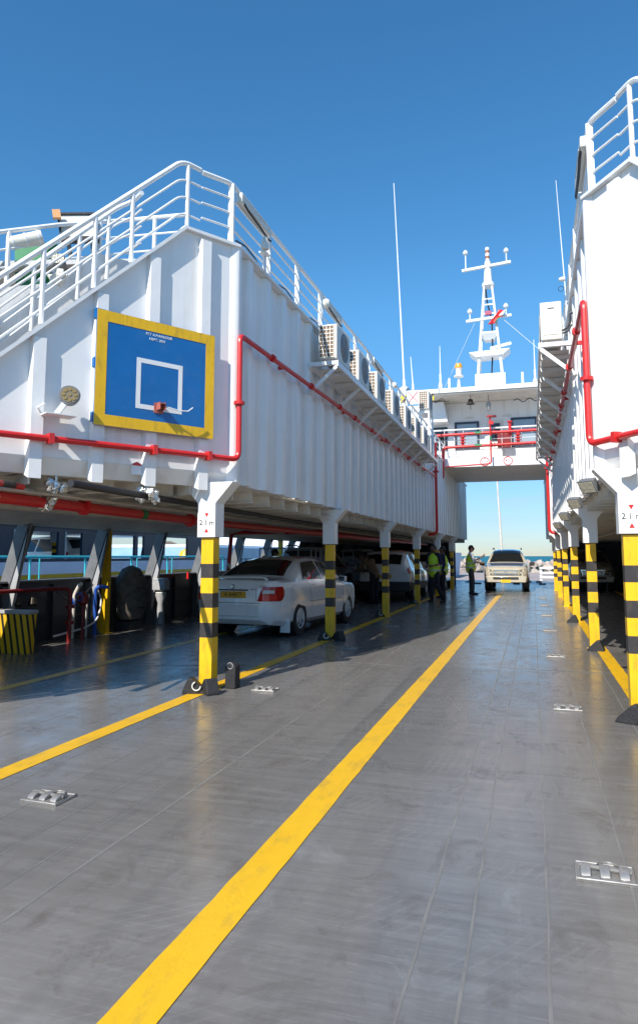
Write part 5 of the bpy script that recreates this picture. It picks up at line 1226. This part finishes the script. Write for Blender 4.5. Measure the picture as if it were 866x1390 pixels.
    for yy in (1.15, 4.20):
        for sx in (-1, 1): wheel(t, sx * .78, yy, .385, sx, w=.25, spokes=6)
    return t
M['plateyellow'] = mat('number_plate_yellow', (.85, .60, .02), .45)
M['bonnet'] = M['beige']
skytint = mat('sky_reflection_tint', (.16, .19, .26), .2, coat=1, metal=.3)  # sky reflection on the beige bonnet and roof, painted in as blue-grey
M['bonnet'] = skytint
o = pickup((-1.12, 35.2, 0), math.pi, M['beige'], 'beige pickup facing the camera with yellow plate on the centre line under the bridge', roofm=skytint)
M['bonnet'] = M['silver']
pickup((-6.95, 19.2, 0), R_(0), M['silver'], 'dusty silver pickup with cage rails over its bed behind the white saloon', cage=True)
pickup((-6.9, 25.5, 0), R_(0), M['silver'], 'second dusty pickup with cage rails farther inside the left shelter', cage=True)
pickup((2.35, 36.4, 0), math.pi, M['silver'], 'grey pickup facing the camera in the dark right shelter')

def hatch(loc, paint, label, cladding=True, rz=0):
    t = thing('parked_suv' if cladding else 'parked_hatchback', label, 'car', loc); WL[t] = Vector((0, 0, 0)); t.rotation_euler = (0, 0, rz)
    c = Car(4.3, [(0, .80), (.1, .86), (.6, .90), (3.6, .90), (4.1, .84), (4.3, .66)], [(0, .62), (.3, .66), (1.0, .66), (2.4, .64), (3.0, .74), (4.3, .7)],
            [(0, 1.02), (.06, 1.20), (.28, 1.55), (.45, 1.63), (1.5, 1.67), (2.3, 1.64), (2.6, 1.55), (3.15, 1.14), (3.9, 1.02), (4.2, .88), (4.3, .70)], [(0, .99), (.3, 1.05), (3, 1.02), (4, .92), (4.3, .68)], [(0, .45), (.3, .32), (4, .30), (4.3, .38)])
    c.body(t, paint, (.80, 3.45), .345)
    c.top_patch('rear_window', t, M['carglass'], .07, .27, vlo=7.1, off=.008); c.top_patch('windscreen', t, M['carglass'], 2.6, 3.1, vlo=7.1, off=.006)
    c.patch('side_window', t, M['carglass'], .75, 1.6, 5.12, 6.0, both=True, x0b=.75, x1b=1.65); c.patch('side_window', t, M['carglass'], 1.68, 2.3, 5.12, 6.0, both=True, x0b=1.73, x1b=2.75)
    c.patch('tail_light', t, M['redlens'], .05, .20, 3.9, 5.3, both=True, off=.012)
    if cladding: MB().prism([(-.86, -.03, .34), (.86, -.03, .34), (.86, -.03, .66), (-.86, -.03, .66)], (0, .10, 0)).build('bumper', M['plastic'], t, world=False, bevel=.03); c.patch('side_cladding', t, M['plastic'], .1, 4.1, 1.8, 2.7, both=True, off=.012, nu=20)
    MB().box((0, -.012, .82), (.50, .02, .12)).build('number_plate', M['plate'], t, world=False)
    for yy in (.80, 3.45):
        for sx in (-1, 1): wheel(t, sx * .785, yy, .345, sx, spokes=8)
    return t
hatch((-4.72, 22.6, 0), M['carwhite'], 'white compact SUV with dark lower bumper behind the third left pillar')
hatch((-4.62, 30.3, 0), M['carwhite'], 'white hatchback beyond the two men in vests', cladding=False)
hatch((-15.9, 22.2, .55), M['carwhite'], 'white car glimpsed through the far window of the neighbouring ferry', cladding=False, rz=R_(80))

# ================================================================== people
M['skin'] = mat('brown_skin', (.20, .10, .06), .55, noise=.1, nscale=10)
M['hair'] = mat('black_hair', (.012, .010, .010), .6)
M['vest'] = mat('fluorescent_vest', (.62, .95, .04), .6, noise=.08, nscale=8)
M['refl'] = mat('reflective_tape', (.62, .64, .62), .35)
M['shirtw'] = mat('white_shirt', (.72, .73, .76), .75)
M['shirtn'] = mat('navy_shirt', (.015, .02, .05), .8)
M['trg'] = mat('grey_trousers', (.075, .072, .07), .85, noise=.15, nscale=9)
M['trn'] = mat('dark_trousers', (.013, .014, .022), .85)
M['shoe'] = mat('black_shoes', (.012, .012, .012), .4)
M['khaki'] = mat('khaki_shirt', (.18, .13, .08), .85)
def patterned():
    m = mat('patterned_shirt', (.55, .58, .64), .8); n = m.node_tree.nodes; l = m.node_tree.links
    tc = n.new('ShaderNodeTexCoord'); v = n.new('ShaderNodeTexVoronoi'); v.inputs['Scale'].default_value = 22; l.new(tc.outputs['Object'], v.inputs['Vector'])
    r = n.new('ShaderNodeMix'); r.data_type = 'RGBA'; g = n.new('ShaderNodeMath'); g.operation = 'GREATER_THAN'; g.inputs[1].default_value = .36; l.new(v.outputs['Distance'], g.inputs[0]); l.new(g.outputs[0], r.inputs[0])
    r.inputs[6].default_value = (.60, .63, .70, 1); r.inputs[7].default_value = (.10, .12, .18, 1); l.new(r.outputs[2], n['Principled BSDF'].inputs['Base Color']); return m
M['pattern'] = patterned()
def blob(parts, name, material, parent, vox=.014, smooth=4):
    """union of tapered limbs and ellipsoids turned into one continuous skin"""
    m_ = MB()
    for p in parts:
        if p[0] == 'L':   # limb: points, radii, flatten
            pts = [Vector(q) for q in p[1]]; m_.tube(pts, p[2], 12)
            for q, r in zip(pts, p[2]): m_.lathe([(r * .05, -r), (r * .7, -r * .71), (r, 0), (r * .7, r * .71), (r * .05, r)], q, n=12)
        else:             # ellipsoid: centre, radii, rotation
            c, rr, rot = Vector(p[1]), p[2], (Euler(p[3]).to_matrix() if len(p) > 3 else Matrix.Identity(3)); prof = [(max(.02, math.sin(a)), -math.cos(a)) for a in [math.pi * k / 10 for k in range(11)]]
            s0 = len(m_.v); m_.lathe(prof, (0, 0, 0), n=16)
            for i in range(s0, len(m_.v)): q = m_.v[i]; m_.v[i] = c + rot @ Vector((q.x * rr[0], q.y * rr[1], q.z * rr[2]))
    o = m_.build(name, material, None, world=False)
    md = o.modifiers.new('r', 'REMESH'); md.mode = 'VOXEL'; md.voxel_size = vox; md.use_smooth_shade = True
    ms = o.modifiers.new('s', 'SMOOTH'); ms.iterations = smooth; ms.factor = .5
    dg = bpy.context.evaluated_depsgraph_get(); me = bpy.data.meshes.new_from_object(o.evaluated_get(dg)); me.name = name
    me.materials.clear(); me.materials.append(material)
    bpy.data.objects.remove(o); o = bpy.data.objects.new(name, me); COL.objects.link(o); o.parent = parent; return o
def person(loc, rz, label, J, shirt, trousers, vest=False, sleeves='short', h=1.0, beard=False):
    """J: joints in a local frame, facing +Y, z up, feet at 0"""
    t = thing('person', label, 'person', loc, rz=rz); t.scale = (h, h, h)
    V = Vector; hip, chest, neck, head = V(J['hip']), V(J['chest']), V(J['neck']), V(J['head'])
    face = V(J.get('face', (0, 1, 0))).normalized()
    legs, arms = J['legs'], J['arms']; body = []
    up = (head - neck).normalized(); side = face.cross(up).normalized()
    body += [('E', head, (.078, .098, .118)), ('E', head + face * .022 - up * .06, (.062, .075, .062)), ('L', [neck - up * .04, neck + up * .05], [.058, .052]), ('E', chest, (.165, .105, .20)), ('L', [hip, chest], [.14, .13])]
    body += [('E', head + face * .105 - up * .012, (.014, .020, .024)), ('E', head + side * .082, (.012, .020, .030)), ('E', head - side * .082, (.012, .020, .030)), ('E', head + face * .093 - up * .058, (.024, .012, .010))]
    for s_, (hp, kn, an) in zip((-1, 1), legs): body += [('L', [V(hp), V(kn), V(an)], [.075, .052, .036])]
    for s_, (sh, el, wr, hd) in zip((-1, 1), arms):
        sh, el, wr, hd = V(sh), V(el), V(wr), V(hd); d_ = (hd - wr).normalized(); a_ = d_.cross(V((0, 0, 1))); a_ = a_.normalized() if a_.length > .1 else V((1, 0, 0)); b_ = d_.cross(a_)
        body += [('L', [sh, el, wr], [.048, .038, .026]), ('L', [wr, wr + d_ * .05, wr + d_ * .085], [.027, .034, .034])]
        for k, ln in enumerate((.075, .088, .082, .062)):
            o_ = a_ * (-.033 + .022 * k); p0 = wr + d_ * .08 + o_; p1 = p0 + d_ * ln * .5 - b_ * .006; p2 = p0 + d_ * ln * .85 - b_ * .03; body.append(('L', [p0, p1, p2], [.0105, .0098, .0088]))
        body.append(('L', [wr + d_ * .03 - a_ * .03, wr + d_ * .065 - a_ * .062, wr + d_ * .10 - a_ * .066], [.013, .0115, .010]))
    blob(body, 'body', M['skin'], t, vox=.0095, smooth=2)
    b = MB()
    for sg in (-1, 1): b.lathe([(.004, -.01), (.011, 0), (.004, .01)], head + face * .088 + side * (.032 * sg) + up * .012, n=8)
    b.build('eyes', M['shoe'], t, world=False)
    hr = [('E', head + up * .035 - face * .022, (.088, .098, .098)), ('E', head + up * .01 - face * .05, (.084, .07, .10))]
    if beard: hr += [('E', head + face * .05 - up * .085, (.055, .045, .035))]
    blob(hr, 'hair', M['hair'], t, vox=.012)
    tr = [('E', hip, (.165, .125, .13))]
    for hp, kn, an in legs: tr.append(('L', [V(hp), V(kn), V(an) + V((0, 0, .02))], [.098, .078, .066]))
    blob(tr, 'trousers', trousers, t, vox=.014)
    sh_ = [('E', chest, (.185, .125, .215)), ('L', [hip + V((0, 0, .03)), chest], [.160, .150]), ('L', [V(arms[0][0]), V(arms[1][0])], [.075, .075])]
    for sh, el, wr, hd in arms:
        sh, el, wr = V(sh), V(el), V(wr); sh_.append(('L', [sh, sh.lerp(el, .92)] if sleeves == 'short' else [sh, el, el.lerp(wr, .9)], [.070, .062] if sleeves == 'short' else [.068, .056, .046]))
    blob(sh_, 'shirt', shirt, t, vox=.014)
    if vest:
        vs = [('E', chest, (.200, .142, .22)), ('L', [hip + V((0, 0, -.02)), chest], [.178, .168])]
        v_ = blob(vs, 'vest', M['vest'], t, vox=.014)
        dd = (chest - hip).normalized(); q = dd.to_track_quat('Z', 'Y').to_matrix()
        b = MB()
        for f in (.12, .52):
            c = hip.lerp(chest, f); b.ring(c, .186, .012, n=28, k=6, mtx=q @ Matrix.Diagonal((1.0, 1.0, 2.2)))
        b.build('reflective_strip', M['refl'], t, world=False)
    for (hp, kn, an) in legs:
        an = V(an); foot = V(J.get('toe', (0, 1, 0))).normalized(); foot.z = 0
        blob([('L', [V((an.x, an.y, .045)) - foot * .05, V((an.x, an.y, .04)) + foot * .10, V((an.x, an.y, .033)) + foot * .18], [.045, .042, .032])], 'shoe', M['shoe'], t, vox=.012)
    return t
stand = dict(hip=(0, 0, .92), chest=(0, 0, 1.28), neck=(0, 0, 1.50), head=(0, .02, 1.635),
             legs=[((-.09, 0, .90), (-.10, .02, .50), (-.10, 0, .09)), ((.09, 0, .90), (.11, .05, .50), (.12, .04, .09))],
             arms=[((-.19, 0, 1.43), (-.25, -.03, 1.14), (-.25, .05, .90), (-.25, .09, .80)), ((.19, 0, 1.43), (.25, -.03, 1.14), (.25, .05, .90), (.25, .09, .80))])
def pose(**k): d = dict(stand); d.update(k); return d
# man directing the pickup, facing right
person((-2.36, 27.9, 0), R_(-80), 'bearded man in yellow vest and grey trousers raising his hands beside the beige pickup',
       pose(arms=[((-.19, 0, 1.43), (-.22, .16, 1.20), (-.14, .42, 1.34), (-.13, .50, 1.40)), ((.19, 0, 1.43), (.24, .12, 1.17), (.14, .36, 1.12), (.10, .46, 1.12))], head=(0, .04, 1.635)), M['shirtw'], M['trg'], True, h=1.09, beard=True)
# two vested men by the fourth left pillar
person((-3.12, 23.0, 0), R_(150), 'man in yellow vest over navy shirt turned away beside the fourth left pillar',
       pose(legs=[((-.09, 0, .90), (-.20, .12, .50), (-.34, .0, .09)), ((.09, 0, .90), (.10, .05, .50), (.10, .02, .09))], arms=[((-.19, 0, 1.43), (-.26, .0, 1.16), (-.12, .22, 1.10), (-.03, .27, 1.10)), ((.19, 0, 1.43), (.26, -.02, 1.15), (.16, .20, 1.08), (.08, .27, 1.06))], head=(0, .03, 1.62)), M['shirtn'], M['trn'], True, h=1.07)
person((-3.1, 25.2, 0), R_(100), 'second man in yellow vest standing behind the first vested man', pose(), M['shirtn'], M['trn'], True, h=1.05, sleeves='long')
# man in patterned shirt leaning towards a car, man in khaki, man beyond the saloon
person((-5.78, 22.0, 0), R_(-60), 'man in patterned pale shirt leaning towards the white compact SUV',
       pose(chest=(0, .16, 1.20), neck=(0, .30, 1.40), head=(0, .40, 1.51), arms=[((-.19, .24, 1.34), (-.22, .42, 1.12), (-.18, .62, 1.02), (-.16, .70, 1.0)), ((.19, .24, 1.34), (.24, .40, 1.10), (.2, .60, 1.0), (.18, .68, .98))]), M['pattern'], M['trn'], sleeves='short')
person((-4.78, 21.5, 0), R_(60), 'man in dark brown clothes bending behind the third left pillar',
       pose(chest=(0, .16, 1.20), neck=(0, .30, 1.40), head=(0, .40, 1.51), arms=[((-.19, .24, 1.34), (-.22, .42, 1.12), (-.18, .62, 1.02), (-.16, .70, 1.0)), ((.19, .24, 1.34), (.24, .40, 1.10), (.2, .60, 1.0), (.18, .68, .98))]), M['khaki'], M['trn'], sleeves='long')
person((-7.15, 18.1, 0), R_(-70), 'man in khaki shirt leaning beyond the roof of the white saloon', pose(chest=(0, .10, 1.24), neck=(0, .22, 1.45), head=(0, .30, 1.57)), M['khaki'], M['trn'])
person((-14.2, 20.0, .55), R_(-90), 'dark figure inside the neighbouring ferry window', pose(), M['shirtn'], M['trn'], sleeves='long')
person((-14.6, 24.3, .35), R_(-90), 'silhouetted figure near the far window of the neighbouring ferry', pose(), M['trn'], M['trn'], sleeves='long')
